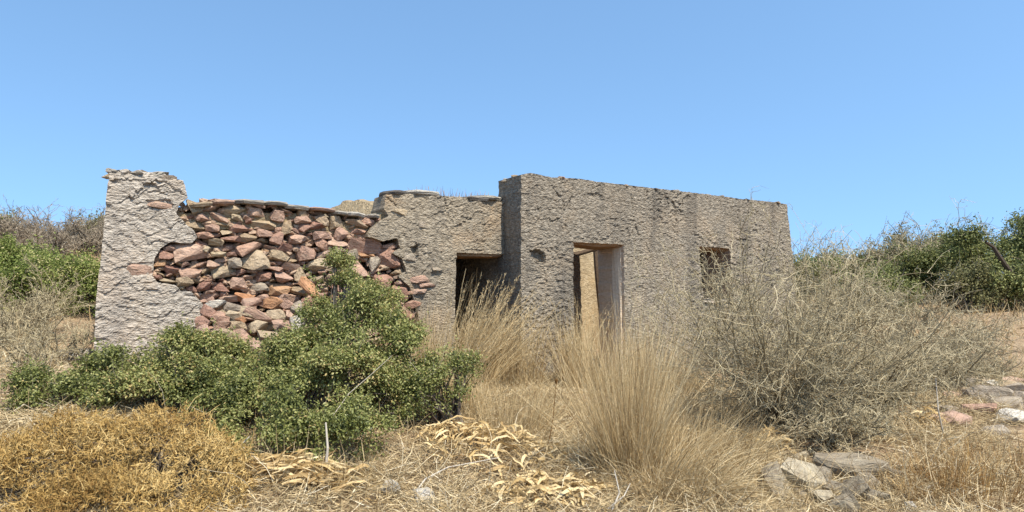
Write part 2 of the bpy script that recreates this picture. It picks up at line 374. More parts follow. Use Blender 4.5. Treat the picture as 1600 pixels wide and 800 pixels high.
# ------------------------------------------------------------------ the ruined house
house = thing('ruined_house', 'roofless plastered stone house ruin with a broken wall of red rubble', 'house', (CORNER[0], CORNER[1], HB))
house.rotation_euler = (0, 0, TH)
def wall(name, mats, outline, holes, v0, thick, cell, disp, carve=None, axis='u', flip=False, fixed=0.0, parent=None, skew=0.0):
    """dense sheet with openings, thickness and modelled relief; local x = u (axis 'u') or the wall runs along v"""
    o = np.asarray(outline); u0, u1, z0, z1 = o[:, 0].min(), o[:, 0].max(), o[:, 1].min(), o[:, 1].max()
    nu, nz_ = max(int((u1-u0)/cell), 2)+1, max(int((z1-z0)/cell), 2)+1
    U, Z = np.meshgrid(np.linspace(u0, u1, nu), np.linspace(z0, z1, nz_), indexing='ij')
    cu, cz = (U[:-1, :-1]+U[1:, 1:])/2, (Z[:-1, :-1]+Z[1:, 1:])/2
    keep = inpoly(cu, cz, outline)
    for h in holes: keep &= ~inpoly(cu, cz, h)
    kp = np.pad(keep, 1); n4 = kp[:-1, :-1].astype(int)+kp[1:, :-1]+kp[:-1, 1:]+kp[1:, 1:]
    bnd = (n4 > 0) & (n4 < 4)
    bu, bz = U[bnd], Z[bnd]; best = np.full(len(bu), 1e9); nu_, nzz = bu.copy(), bz.copy()
    for p in [outline]+list(holes):
        for a, b in zip(p, list(p[1:])+[p[0]]):
            qx, qz = seg_near(bu, bz, a, b); d = (qx-bu)**2+(qz-bz)**2; mm = d < best
            best = np.where(mm, d, best); nu_ = np.where(mm, qx, nu_); nzz = np.where(mm, qz, nzz)
    ok = best < (1.5*cell)**2
    rr = noise(bu*22, bz*22, 5)*cell*.35
    U[bnd] = np.where(ok, nu_, bu)+rr; Z[bnd] = np.where(ok, nzz, bz)+rr*.6
    D = disp(U, Z)
    if carve: D = carve(U, Z, D)
    idx = -np.ones((nu, nz_), int); used = n4 > 0; N = used.sum(); idx[used] = np.arange(N)
    L = 3; layers = [v0-D[used]]+[v0+thick*k/L+.012*noise(U[used]*7, Z[used]*7, k) for k in range(1, L)]+[v0+thick+.01*fbm(U[used]*4, Z[used]*4, 9, 3)]
    V = np.concatenate([np.stack([U[used]+skew*q/L*np.clip(1-(U[used]-u0)/.45, 0, 1), l, Z[used]], 1) for q, l in enumerate(layers)])
    a, b, c, d = idx[:-1, :-1][keep], idx[1:, :-1][keep], idx[1:, 1:][keep], idx[:-1, 1:][keep]
    front = np.stack([a, b, c, d], 1); back = np.stack([d, c, b, a], 1)+N*L
    side = []
    def edge(p, q):
        for k in range(L): side.append(np.stack([q+N*k, p+N*k, p+N*(k+1), q+N*(k+1)], 1))
    m = kp[1:-1, 1:-1]
    s = m & ~kp[1:-1, :-2]; edge(idx[:-1, :-1][s], idx[1:, :-1][s])
    s = m & ~kp[1:-1, 2:]; edge(idx[1:, 1:][s], idx[:-1, 1:][s])
    s = m & ~kp[:-2, 1:-1]; edge(idx[:-1, 1:][s], idx[:-1, :-1][s])
    s = m & ~kp[2:, 1:-1]; edge(idx[1:, :-1][s], idx[1:, 1:][s])
    side = np.concatenate(side)
    # faces of the openings take the reveal material, the outer rim keeps the wall's own
    sm = np.zeros(len(side), int)
    for hi_, h in enumerate(holes):
        hb = np.asarray(h); e = .06
        P = V[side].mean(1); sm = np.maximum(sm, (1, 3)[hi_]*((P[:, 0] > hb[:, 0].min()-e) & (P[:, 0] < hb[:, 0].max()+e) & (P[:, 2] > hb[:, 1].min()-e) & (P[:, 2] < hb[:, 1].max()+e)).astype(int))
    mi = np.concatenate([np.zeros(len(front)), np.full(len(back), 2), sm])
    if axis == 'v':   # run the sheet along v instead: (u,v) -> (fixed side, along)
        V = np.stack([fixed+(V[:, 1] if not flip else -V[:, 1]), V[:, 0], V[:, 2]], 1)
        if not flip: front, back, side = front[:, ::-1], back[:, ::-1], side[:, ::-1]
    return link(name, mesh_np(name, V, [front, back, side], mats, midx=mi), parent or house)
def relief(au, az, k, amp, big=.015, seed=0, lo=.3):
    def f(U, Z):
        wu, wz = U+.10*fbm(U*3.2, Z*3.2, seed+1, 4), Z+.085*fbm(U*3.2, Z*3.2, seed+7, 4)
        return amp*(.62*flakes(wu*au, wz*az, seed)+.38*flakes(wu*au*2.1, wz*az*2.0, seed+3))*np.clip(.75+.75*fbm(U*1.1, Z*1.1, seed+4, 3), lo, 1.3) + big*fbm(U*1.1, Z*1.1, seed, 4)+.004*fbm(U*20, Z*20, seed, 2)
    return f
def carver(patches, cracks=()):
    def f(U, Z, D):
        for p, dep in patches:
            m = inpoly(U, Z, p); D = np.where(m, D-dep*(1+.4*fbm(U*9, Z*9, 3, 2)), D)
        for c in cracks:
            for a, b in zip(c[:-1], c[1:]):
                qx, qz = seg_near(U+.02*noise(U*15, Z*15, 1), Z+.02*noise(U*15, Z*15, 2), a, b); d = np.hypot(U-qx, Z-qz)
                D = D-.030*np.clip(1-d/.015, 0, 1)
        return D
    return f
V1 = .45                                   # the annex front stands 0.45 m behind the main block's front
# main block
top = [(811, 272), (830, 270), (862, 277), (905, 279), (935, 284), (985, 290), (1040, 296), (1100, 303), (1160, 311), (1205, 315), (1231, 319)]
out = poly(top, 0)+[(onwall(1241, 420, 0)[0], onwall(1241, 420, 0)[1]), (onwall(1246, 480, 0)[0], -.3), (0, -.3)]
out[0] = (0.0, out[0][1])
door = poly([(895, 378), (975, 382)], 0); door = [door[0], door[1], (door[1][0]+.03, -.4), (door[0][0]+.01, -.4)]
win = poly([(1092, 385), (1140, 388), (1144, 467), (1100, 467)], 0)
TOPZ = out[0][1]; UR = out[len(top)-1][0]
hole = poly([(829, 392), (842, 389), (851, 397), (853, 409), (838, 411), (832, 404)], 0)
spall = poly([(918, 303), (935, 301), (946, 313), (932, 322), (920, 315)], 0)
cr = [poly([(862, 290), (880, 315), (884, 345), (886, 372)], 0), poly([(815, 372), (827, 390), (852, 408)], 0), poly([(896, 290), (893, 312), (882, 330)], 0), poly([(985, 300), (990, 345), (1003, 378)], 0), poly([(1050, 300), (1056, 350), (1049, 420)], 0), poly([(850, 420), (858, 455), (848, 490)], 0), poly([(1010, 380), (1022, 410), (1015, 470)], 0), poly([(1150, 330), (1160, 365), (1150, 400)], 0)]
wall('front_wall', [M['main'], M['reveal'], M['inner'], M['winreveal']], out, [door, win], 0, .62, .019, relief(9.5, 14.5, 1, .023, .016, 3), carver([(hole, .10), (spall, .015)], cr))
zt = TOPZ-.03
wall('side_wall', [M['main'], M['reveal'], M['inner']], [(.10, -.3), (4.4, -.3), (4.4, zt-.75), (2.5, zt-.55), (.78, zt-.5), (.62, zt-.28), (.54, zt-.05), (.12, zt+.02)], [], 0, .5, .02, relief(6, 8, 1, .018, .012, 8), None, 'v', False, 0.025)
wall('side_wall', [M['main'], M['reveal'], M['inner']], [(.55, -.3), (4.4, -.3), (4.4, zt-.1), (.55, zt-.06)], [], 0, .45, .06, relief(8, 13, 1, .02, .02, 15), None, 'v', True, UR-.02)
wall('back_wall', [M['inner'], M['reveal'], M['main']], [(.5, -.3), (UR-.47, -.3), (UR-.47, zt-.2), (4.9, zt-.25), (3.2, zt-.4), (2.2, zt-.8), (.5, zt-.9)], [], 3.9, .5, .05, relief(3, 3, 1, .008, .012, 21))
# inside the main block: walls added for darkness, shade and lit-edge strips, a fallen roof beam
wall('added_dark_wall', [M['earth'], M['reveal'], M['earth']], [(.55, -.3), (onwall(909, 500, .98)[0], -.3), (onwall(908, 440, .98)[0], .9), (onwall(905, 400, .98)[0], onwall(905, 398, .98)[1]), (.55, onwall(895, 396, .98)[1])], [], .98, .25, .05, relief(4, 7, 1, .02, .02, 30))  # added stub, set in the front wall's shade to darken the doorway's edge
wall('added_dark_wall', [M['inner_brown'], M['reveal'], M['inner_brown']], [(win[0][0]-.3, -.3), (win[1][0]+1.2, -.3), (win[1][0]+1.2, 2.05), (win[0][0]+.2, 2.0), (win[0][0]-.3, 1.8)], [], 1.1, .25, .05, relief(4, 7, 1, .015, .02, 33))  # added behind the window so the opening looks dark
def beam(name, a, b, r, mat, parent=None):
    acc = Acc(); a, b = np.asarray(a, float), np.asarray(b, float)
    t = np.linspace(0, 1, 6)[:, None]; P = (a*(1-t)+b*t)[None]; P = P+rng.normal(size=P.shape)*.008
    tubes(acc, P, np.full((1, 6), r)*rnd(.92, 1.08, (1, 6)), np.array([.5]), 6)
    n0 = acc.n
    acc.F.append(np.array([[5, 4, 3, 2, 1, 0]])); acc.F.append(np.array([[30, 31, 32, 33, 34, 35]]))
    return link(name, acc.mesh(name, M[mat]), parent or house)
d0, d1 = door[0][0], door[1][0]
def inwall(px, py, v): u, z = onwall(px, py, v); return (u, v, z)
beam('fallen_beam', inwall(886, 400, 1.30), inwall(946, 386, 1.75), .045, 'wood')
beam('shade_light_strip', inwall(931, 392, 3.4), inwall(943, 520, 3.2), .06, 'wood')  # dark strip drawn for the shade of a narrow gap
beam('shade_light_strip', inwall(937, 388, 3.1), inwall(949, 520, 3.0), .05, 'inner')  # pale strip painted as the lit edge of the dark one
def box(name, mat, lo, hi, rough=.008, parent=None, bev=.012):
    bm = bmesh.new(); bmesh.ops.create_cube(bm, size=1); lo, hi = np.asarray(lo), np.asarray(hi)
    for v in bm.verts: v.co = Vector(lo+(np.array(v.co)+.5)*(hi-lo))
    bmesh.ops.subdivide_edges(bm, edges=bm.edges, cuts=3, use_grid_fill=True)
    for v in bm.verts: v.co += Vector(rng.normal(size=3)*rough)
    me = bpy.data.meshes.new(name); bm.to_mesh(me); bm.free(); me.materials.append(M[mat]); return link(name, me, parent or house)
box('lintel', 'lintel', (d0-.12, .06, door[0][1]-.035), (d1+.12, .60, door[0][1]+.06))
box('lintel', 'lintel', (win[0][0]-.1, .07, win[0][1]-.03), (win[1][0]+.1, .60, win[0][1]+.05))
wb = min(win[2][1], win[3][1])
box('window_sill', 'pier', (win[3][0]-.03, -.035, wb-.05), (win[2][0]+.03, .55, wb+.006), .006)
box('window_dark_strip', 'wood', (win[0][0]+.26, .34, wb), (win[0][0]+.33, .42, win[0][1]), .006)  # dark upright strip inside the window opening
box('jamb_plaster', 'lightened_plaster', (d1-.012, .07, -.2), (d1+.03, .26, door[1][1]-.04), .004)
# annex: plastered part with the low doorway
edge_top = [(605, 303), (648, 303), (690, 306), (735, 309), (788, 315)]
edge_left = [(600, 325), (607, 338), (594, 345), (581, 355), (572, 369), (598, 377), (619, 372), (624, 388), (612, 396), (628, 404), (634, 424), (622, 432), (641, 449), (652, 480), (657, 510), (650, 560)]
ao = poly(edge_left[::-1], V1)+poly(edge_top, V1)
ao[-1] = (.0, ao[-1][1]); zl = onwall(712, 394, V1)
ao = [(ao[0][0], -.3)]+ao+[(0, zl[1]), (-.0, zl[1]), (zl[0], zl[1]-.005), (zl[0]+.01, -.3)]
wall('annex_wall', [M['annex'], M['reveal'], M['earth']], ao, [], V1, .45, .018, relief(7, 10, 1, .026, .03, 41), carver([(poly([(640, 386), (652, 384), (651, 396), (645, 396)], V1), .07), (poly([(602, 330), (622, 327), (628, 334), (612, 338)], V1), -.01)], [poly([(691, 306), (696, 318), (700, 340)], V1), poly([(606, 308), (618, 320), (640, 330), (655, 322)], V1), poly([(640, 372), (652, 384), (652, 400)], V1)]))
box('lintel', 'lintel', (zl[0]-.12, V1+.05, zl[1]-.04), (-.02, V1+.44, zl[1]+.04))
# plastered end of the annex
pier = [(171, 269), (185, 265), (198, 263), (208, 268), (240, 269), (258, 272), (263, 278), (287, 282), (293, 309), (281, 318), (275, 334), (286, 345), (301, 358), (308, 371), (300, 380), (266, 378), (251, 388), (241, 404), (238, 430), (246, 441), (274, 445), (282, 455), (299, 455), (311, 468), (319, 481), (317, 500), (304, 511), (299, 530), (303, 560)]
po = poly([(146, 560), (150, 470), (160, 380), (168, 290)]+pier, V1); UL = po[0][0]
po = [(UL-.03, -.3)]+po+[(po[-1][0]+.05, -.3)]
wall('end_wall', [M['pier'], M['reveal'], M['pier']], po, [], V1, .48, .015, skew=.14, disp= relief(6.2, 9.5, 1, .034, .025, 61, .5), carve=carver([(poly([(228, 313), (266, 312), (269, 326), (240, 327)], V1), .02), (poly([(198, 412), (238, 410), (240, 428), (205, 433)], V1), .02)]))
wall('side_wall', [M['pier'], M['reveal'], M['earth']], [(V1+.45, -.3), (4.3, -.3), (4.3, 2.0), (2.2, 2.2), (V1+.45, 2.35)], [], 0, .45, .05, relief(7, 12, 1, .03, .02, 70), None, 'v', False, UL+.22)
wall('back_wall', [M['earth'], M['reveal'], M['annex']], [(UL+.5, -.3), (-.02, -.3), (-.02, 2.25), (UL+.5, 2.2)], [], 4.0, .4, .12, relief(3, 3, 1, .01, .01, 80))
for (px, py, wd, hh, mt) in ((248, 320, .27, .09, 'rose'), (218, 422, .28, .14, 'rose'), (330, 470, .1, .1, 'rose')):
    u, z = onwall(px, py, V1); stone('stone', mt, (u, V1+.02, z), (wd, .08, hh), (0, 0, 0), house)
# broken middle: earth core with every stone a piece of its own
core_o = poly([(232, 575), (240, 330), (300, 322), (370, 322), (470, 330), (545, 345), (600, 345), (640, 400), (665, 575)], V1+.25)
core_o = [(core_o[0][0], -.3)]+core_o+[(core_o[-1][0], -.3)]
core = wall('rubble_wall', [M['earth'], M['earth'], M['earth']], core_o, [], V1+.25, .3, .035, relief(8, 10, 1, .05, .03, 90))
region = poly([(293, 312), (330, 312), (368, 312), (420, 318), (470, 324), (520, 334), (560, 340), (590, 338), (611, 340), (602, 350), (590, 360), (584, 371), (604, 380), (624, 376), (631, 390), (622, 398), (636, 406), (642, 424), (632, 434), (649, 451), (660, 480), (665, 510), (663, 560)]
              + [(303, 575), (299, 530), (304, 511), (317, 500), (319, 481), (311, 468), (299, 455), (282, 455), (274, 445), (246, 441), (238, 430), (241, 404), (251, 388), (266, 378), (300, 380), (308, 371), (301, 358), (286, 345), (275, 334), (281, 318), (293, 309)], V1)
BIG = [(301, 396, 60, 31, 'rose', 0), (351, 426, 37, 24, 'tan', 0), (402, 407, 46, 33, 'tan', 0), (414, 347, 41, 21, 'tan', -4), (380, 356, 39, 15, 'maroon', 0), (368, 327, 36, 18, 'tan', 5),
    (480, 393, 33, 30, 'maroon', 0), (446, 432, 33, 21, 'rose', -8), (474, 430, 23, 27, 'tan', 0), (438, 399, 32, 17, 'tan', -12), (434, 372, 25, 21, 'maroon', 0), (376, 443, 29, 19, 'rose', 0), (408, 448, 35, 14, 'grey', 8),
    (438, 452, 44, 19, 'orange', 0), (298, 425, 37, 19, 'rose', 0), (270, 419, 29, 18, 'maroon', 0), (360, 467, 37, 11, 'rose', 0), (348, 448, 29, 14, 'maroon', 0), (306, 322, 25, 30, 'tan', 15), (344, 315, 35, 11, 'rose', 0),
    (390, 371, 27, 14, 'tan', 0), (340, 377, 25, 12, 'tan', 0), (333, 355, 23, 14, 'rose', 0), (343, 396, 26, 10, 'tan', 0), (368, 410, 22, 19, 'grey', 0), (336, 413, 20, 14, 'rose', 0), (528, 346, 23, 23, 'tan', 10),
    (507, 343, 24, 20, 'tan', -35), (538, 364, 29, 23, 'rose', 8), (532, 379, 31, 16, 'rose', 0), (497, 352, 27, 16, 'maroon', -15), (480, 356, 25, 14, 'maroon', -12), (450, 355, 15, 25, 'tan', 0), (465, 372, 37, 17, 'rose', 5),
    (505, 381, 20, 23, 'rose', 0), (476, 333, 17, 17, 'tan', 0), (436, 336, 23, 19, 'rose', 0), (448, 386, 25, 14, 'maroon', 0), (575, 384, 62, 24, 'maroon', 6), (611, 401, 36, 34, 'maroon', 0), (589, 412, 20, 24, 'grey', 0),
    (562, 420, 40, 34, 'rose', -20), (553, 396, 22, 16, 'grey', 0), (626, 458, 28, 26, 'maroon', 0), (600, 440, 34, 30, 'maroon', 0), (605, 480, 36, 28, 'rose', 0), (640, 490, 22, 22, 'maroon', 0), (575, 455, 34, 26, 'rose', 0), (320, 340, 26, 14, 'rose', 0),
    (290, 440, 30, 14, 'tan', 0), (322, 447, 24, 14, 'maroon', 0), (322, 388, 18, 12, 'tan', 0), (262, 398, 24, 16, 'maroon', 0), (590, 360, 34, 20, 'tan', 25)]
RH = np.asarray(region); cell = .01
ru0, rz0 = RH[:, 0].min(), -.15
ru = np.arange(ru0, RH[:, 0].max(), cell); rz = np.arange(rz0, RH[:, 1].max(), cell)
UU, ZZ = np.meshgrid(ru, rz, indexing='ij'); free = inpoly(UU, ZZ, region); occ = ~free
def ell(u, z, wd, hh, a=0.0):
    c, s = math.cos(a), math.sin(a); x, y = (UU-u)*c+(ZZ-z)*s, -(UU-u)*s+(ZZ-z)*c
    return (np.abs(2*x/wd)**3+np.abs(2*y/hh)**3) < 1
PXM = 8.35/F
nst = 0
def put(u, z, wd, hh, mt, a, proud):
    global nst
    dp = max(wd, hh)*random.uniform(.6, .9); dp = min(max(dp, .14), .34)
    lean = max(0, (1.0-z))*.10                                   # the lower courses lean out
    o = stone('stone', mt, (u, V1+.03+dp*.5-proud-lean, z), (wd*1.10, dp, hh*1.10), (random.uniform(-.3, .2), a+random.gauss(0, .07), random.uniform(-.4, .4)), core)
    nst += 1
for (px, py, wd, hh, mt, a) in BIG:
    u, z = onwall(px, py, V1); sc_ = (OU and 1); k = (onwall(px+1, py, V1)[0]-u)
    wd, hh = wd*k*.93, hh*.93*PXM*(1-(px-470)*-.0006*1.0); a = R(-a)
    occ |= ell(u, z, wd*.92, hh*.92, -a); put(u, z, wd, hh, mt, a, random.uniform(.0, .05))
pool = ['maroon']*6+['rose']*10+['tan']*5+['orange']
for wd0, tries in ((.26, 400), (.20, 1500), (.15, 3000), (.11, 4000), (.08, 3000)):
    for _ in range(tries):
        if nst >= 288: break
        u, z = random.uniform(ru0, ru[-1]), random.uniform(rz0, rz[-1]); wd = wd0*random.uniform(.8, 1.25); hh = wd*random.uniform(.28, .62)
        iu, iz = int((u-ru0)/cell), int((z-rz0)/cell)
        if occ[min(iu, len(ru)-1), min(iz, len(rz)-1)]: continue
        a = random.gauss(0, .18); s0, s1 = max(iu-int(wd/cell), 0), max(iz-int(wd/cell), 0); sl = (slice(s0, iu+int(wd/cell)+1), slice(s1, iz+int(wd/cell)+1))
        c, s = math.cos(a), math.sin(a); X, Y = UU[sl]-u, ZZ[sl]-z; x, y = X*c+Y*s, -X*s+Y*c
        m = (np.abs(2*x/wd)**3+np.abs(2*y/hh)**3) < 1
        if m.sum() == 0 or (occ[sl] & m).sum()/m.sum() > .10: continue
        occ[sl] |= m; put(u, z, wd, hh, random.choice(pool), -a, random.uniform(-.05, .03) if wd0 < .2 else random.uniform(-.01, .05))
chips = bmesh.new(); nch = 0
for _ in range(9000):
    if nch >= 520: break
    iu, iz = random.randrange(len(ru)), random.randrange(len(rz))
    if occ[iu, iz]: continue
    wd = random.uniform(.045, .09); b_ = int(wd*.35/cell); occ[max(iu-b_, 0):iu+b_+1, max(iz-b_//2, 0):iz+b_//2+1] = True; n0_ = len(chips.verts)
    chips.from_mesh(PROTO[random.randrange(len(PROTO))]); chips.verts.ensure_lookup_table()
    mx = Matrix.Translation((ru[iu], V1+.13+random.uniform(-.04, .05)-max(0, 1-rz[iz])*.10, rz[iz])) @ Euler((random.uniform(-.5, .5), random.uniform(-.5, .5), random.uniform(0, 6))).to_matrix().to_4x4() @ Matrix.Diagonal((wd*1.3, wd*1.3, wd*.8, 1))
    for v_ in chips.verts[n0_:]: v_.co = mx @ v_.co
    nch += 1
cm = bpy.data.meshes.new('stone_chips'); chips.to_mesh(cm); chips.free(); cm.materials.append(M['chip']); co_ = link('stone_chips', cm, core); co_['kind'] = 'stuff'
# roof: earth bed, edge slabs, chips along the main block's rim
ru_, rv_ = np.linspace(UL+.25, -.03, 90), np.linspace(V1+.10, 4.35, 40)
RU, RV = np.meshgrid(ru_, rv_, indexing='ij')
def roofz(u, v):
    us, zs = zip(*[(onwall(px, py, V1)[0], onwall(px, py, V1)[1]-o) for px, py, o in ((171, 290, .1), (290, 322, .05), (368, 319, .06), (470, 328, .06), (560, 341, .06), (592, 338, .08), (612, 312, .06), (690, 312, .05), (785, 318, .05))])
    return np.interp(u, us, zs)
EDGE = roofz(RU, RV); back = np.clip((RV-V1-.1)/1.2, 0, 1)
u520, u600 = onwall(520, 330, V1)[0], onwall(612, 330, V1)[0]
RZ = EDGE+back*np.where(RU > -2.9, .10, -.12)+back*.16*np.exp(-((RU-(u600-.1))/.5)**2)+.03*fbm(RU*3, RV*3, 1, 4)
i = np.arange(89)[:, None]*40+np.arange(39)[None, :]
n = 90*40
Vr = np.concatenate([np.stack([RU, RV, RZ], -1).reshape(-1, 3), np.stack([RU, RV, RZ-.20], -1).reshape(-1, 3)])
fr = np.stack([i, i+40, i+41, i+1], -1).reshape(-1, 4)
e1 = np.arange(89)*40; e2 = e1+39; e3 = np.arange(39); e4 = e3+89*40
rim = np.concatenate([np.stack([e1+40, e1, e1+n, e1+40+n], 1), np.stack([e2, e2+40, e2+40+n, e2+n], 1), np.stack([e3, e3+1, e3+1+n, e3+n], 1), np.stack([e4+1, e4, e4+n, e4+1+n], 1)])
roof = link('roof', mesh_np('roof', Vr, [fr, fr[:, ::-1]+n, rim], M['roof_earth']), house)
SL = [(603, 640, 300, 302, 'darkslab', .05), (636, 692, 300, 304, 'slab', .06), (718, 762, 309, 313, 'darkslab', .05), (744, 789, 308, 311, 'slab', .055), (366, 412, 313, 316, 'slab', .05), (408, 452, 317, 320, 'slab', .045), (448, 486, 321, 325, 'slab', .05),
      (482, 522, 326, 330, 'rose', .04), (520, 546, 331, 333, 'slab', .04), (538, 574, 334, 338, 'white', .05), (572, 596, 337, 337, 'slab', .045), (326, 366, 318, 317, 'rose', .05), (292, 330, 321, 318, 'tan', .05)]
for k, (x0, x1, y0, y1, mt, th) in enumerate(SL):
    ua, za = onwall(x0, y0, V1); ub, zb = onwall(x1, y1, V1); dep = random.uniform(.42, .6)
    slab('roof_slab', mt, ((ua+ub)/2, V1-.07+dep/2, (za+zb)/2+.012*(k % 2)), (math.hypot(ub-ua, zb-za)*1.10, dep, th), (random.uniform(-.04, .04), -math.atan2(zb-za, ub-ua), random.uniform(-.06, .06)), roof, 500+k)
fw = house.children[0]
tp = np.asarray(out[:len(top)])
for k in range(95):
    u = random.uniform(0.0, UR-.05); z = np.interp(u, tp[:, 0], tp[:, 1]); s = random.uniform(.05, .13)
    stone('stone', random.choice(['slab', 'tan', 'grey', 'slab', 'rose']), (u, random.uniform(.03, .5), z-.005+random.uniform(-.02, .015)), (s*1.5, s*1.2, s*random.uniform(.4, .7)), (0, 0, random.uniform(0, 3)), fw)
pw = [c for c in house.children if c.name.startswith('end_wall')][0]; pp = np.asarray(poly([(171, 269), (185, 265), (208, 268), (240, 269), (258, 272), (263, 278), (287, 282)], V1))
for k in range(26):
    u = random.uniform(pp[0, 0]+.03, pp[-1, 0]-.03); z = np.interp(u, pp[:, 0], pp[:, 1]); s = random.uniform(.06, .13)
    stone('stone', random.choice(['slab', 'grey', 'slab', 'tan']), (u, V1+random.uniform(.03, .42), z-.005), (s*1.6, s*1.2, s*random.uniform(.35, .6)), (0, 0, random.uniform(0, 3)), pw)
# stones of the red stub showing through the annex plaster and the side wall
aw = [c for c in house.children if c.name.startswith('annex_wall')][0]
for (px, py, wd, hh, mt) in ((655, 436, .30, .10, 'rose'), (668, 446, .26, .07, 'rose'), (640, 402, .2, .12, 'grey'), (625, 332, .26, .1, 'tan'), (660, 352, .14, .1, 'grey'), (683, 420, .16, .08, 'grey'), (690, 390, .12, .1, 'grey'), (655, 455, .24, .07, 'rose')):
    u, z = onwall(px, py, V1); stone('stone', mt, (u, V1+.0, z), (wd, .09, hh), (0, random.uniform(-.1, .1), 0), aw)

# ------------------------------------------------------------------ fallen stones in front of the broken wall
WORD = {'maroon': 'dark red', 'rose': 'pinkish red', 'tan': 'tan', 'grey': 'grey', 'orange': 'orange', 'white': 'white'}
def fallen(px, py, wd, hh, mt, a, v, label=None):
    v = V1-.15-max(0, py-468)/75*.62
    u, z = onwall(px, py, v); xy = toworld(u, v); k = (xy[1]/F)
    o = stone('fallen_stone', mt, (xy[0], xy[1], z+HB), (wd*k*1.12, max(wd, hh)*k*.8, hh*k*1.15), (random.uniform(-.2, .2), R(-a), TH+random.uniform(-.3, .3)))
    tag(o, label or f'{WORD[mt]} angular stone in the rubble heap spilled below the broken wall', 'stone', f'{WORD[mt]} stones in the rubble heap')
    return o
for f in [(484, 450, 40, 14, 'orange', -45, .50), (493, 459, 20, 13, 'rose', -30, .52), (490, 479, 36, 25, 'maroon', 0, .46), (464, 480, 22, 19, 'grey', 0, .44), (425, 473, 26, 18, 'orange', -10, .48), (329, 488, 26, 18, 'maroon', -20, .46),
          (343, 496, 27, 17, 'rose', -10, .40), (364, 495, 24, 19, 'tan', 0, .42), (347, 508, 24, 14, 'maroon', 10, .36), (371, 509, 24, 14, 'tan', -5, .36), (350, 522, 36, 16, 'tan', -5, .30), (389, 487, 32, 15, 'tan', -25, .42), (403, 492, 40, 13, 'rose', -30, .38),
          (376, 500, 16, 10, 'orange', 0, .38), (394, 474, 30, 15, 'rose', 0, .48), (363, 478, 30, 13, 'grey', 0, .50), (337, 475, 28, 11, 'white', 8, .50), (316, 504, 20, 18, 'maroon', 0, .44), (317, 518, 24, 20, 'rose', 0, .36), (455, 494, 20, 13, 'rose', -20, .40), (380, 522, 26, 16, 'rose', 0, .32),
          (405, 510, 28, 18, 'tan', 0, .34), (432, 492, 30, 16, 'tan', -15, .40), (440, 508, 26, 16, 'rose', 0, .34), (420, 526, 30, 18, 'tan', 0, .28), (330, 535, 28, 18, 'rose', 0, .28), (365, 538, 30, 16, 'tan', 0, .24), (448, 476, 24, 14, 'rose', -35, .46), (515, 500, 26, 18, 'rose', 0, .42), (540, 480, 28, 20, 'maroon', 0, .46), (395, 540, 30, 18, 'rose', 0, .24), (480, 520, 30, 20, 'rose', 0, .34)]:
    fallen(*f)
fallen(465, 508, 22, 30, 'white', 8, .25, 'bright white upright stone at the foot of the rubble heap by the green bush')
# ------------------------------------------------------------------ rocks on the ground
def rock(name, px, py, depth, dims, mat, rot, label, flat=False, sink=.25, group=None, k=None):
    p = at(px, py, depth); z = float(H(p[0], p[1]))
    if flat: o = slab(name, mat, (p[0], p[1], z+dims[2]*(.5-sink)), dims, rot, None, k or 700)
    else: o = stone(name, mat, (p[0], p[1], z+dims[2]*(.5-sink)), dims, rot, None, k)
    return tag(o, label, 'rock', group)
M['rockdark'] = stone_mat('lichen_rock', [(.33, .275, .20), (.28, .235, .17)], (.46, .42, .32), .5)
M['rockpale'] = stone_mat('pale_rock', [(.50, .43, .31), (.45, .37, .25)], (.60, .56, .45), .4)
rock('rock_slab', 1325, 735, 5.65, (.62, .4, .10), 'rockdark', (.06, .05, .35), 'long flat lichen-grey slab lying over small boulders beside dry grass', True, -.55, k=701)
rock('rock', 1252, 772, 5.25, (.34, .20, .26), 'rockpale', (.55, .25, -.5), 'tilted pale yellow square rock leaning on dark stone edge', sink=.2, k=2)
rock('rock_slab', 1216, 785, 5.1, (.10, .42, .28), 'rockdark', (.1, -.5, -.55), 'thin dark stone slab standing on edge beside pale tilted rock', True, .2, k=702)
for k, (px, py, s) in enumerate(((1300, 765, .20), (1330, 770, .22), (1350, 757, .19), (1335, 790, .20), (1310, 795, .18), (1275, 750, .2))):
    rock('rock', px, py, 5.42-.012*(py-750), (s*1.2, s, s*.9), 'rockdark', (random.random(), random.random(), random.random()*3), 'small lichened boulder under the flat grey slab', sink=.2, group='boulders under the flat slab')
rock('rock', 1247, 712, 5.95, (.20, .10, .09), 'rockpale', (0, -.5, .2), 'small pale elongated rock lying behind the flat grey slab', sink=0, k=4)
rock('rock', 1423, 757, 4.9, (.08, .06, .09), 'white', (0, .2, .2), 'single small whitish pebble on bare straw-strewn soil', sink=0)
for (px, py, d, s, mt) in ((1500, 612, 9.6, .42, 'grey'), (1520, 636, 9.0, .40, 'grey'), (1555, 614, 9.6, .34, 'white'), (1578, 636, 9.0, .50, 'grey'), (1545, 655, 8.3, .55, 'grey'), (1590, 610, 9.8, .4, 'rose'), (1500, 652, 8.4, .34, 'rose'), (1570, 668, 8.0, .40, 'grey'), (1530, 680, 7.7, .36, 'rose'), (1596, 660, 8.2, .4, 'grey')):
    rock('rock', px, py, d, (s*.95, s*.75, s*.5), mt, (random.uniform(-.2, .2), random.uniform(-.2, .2), random.uniform(0, 3)), f'{WORD[mt]} field rock in the rocky outcrop beyond the dead thorn shrubs', sink=.3, group=f'{WORD[mt]} rocks of the outcrop')
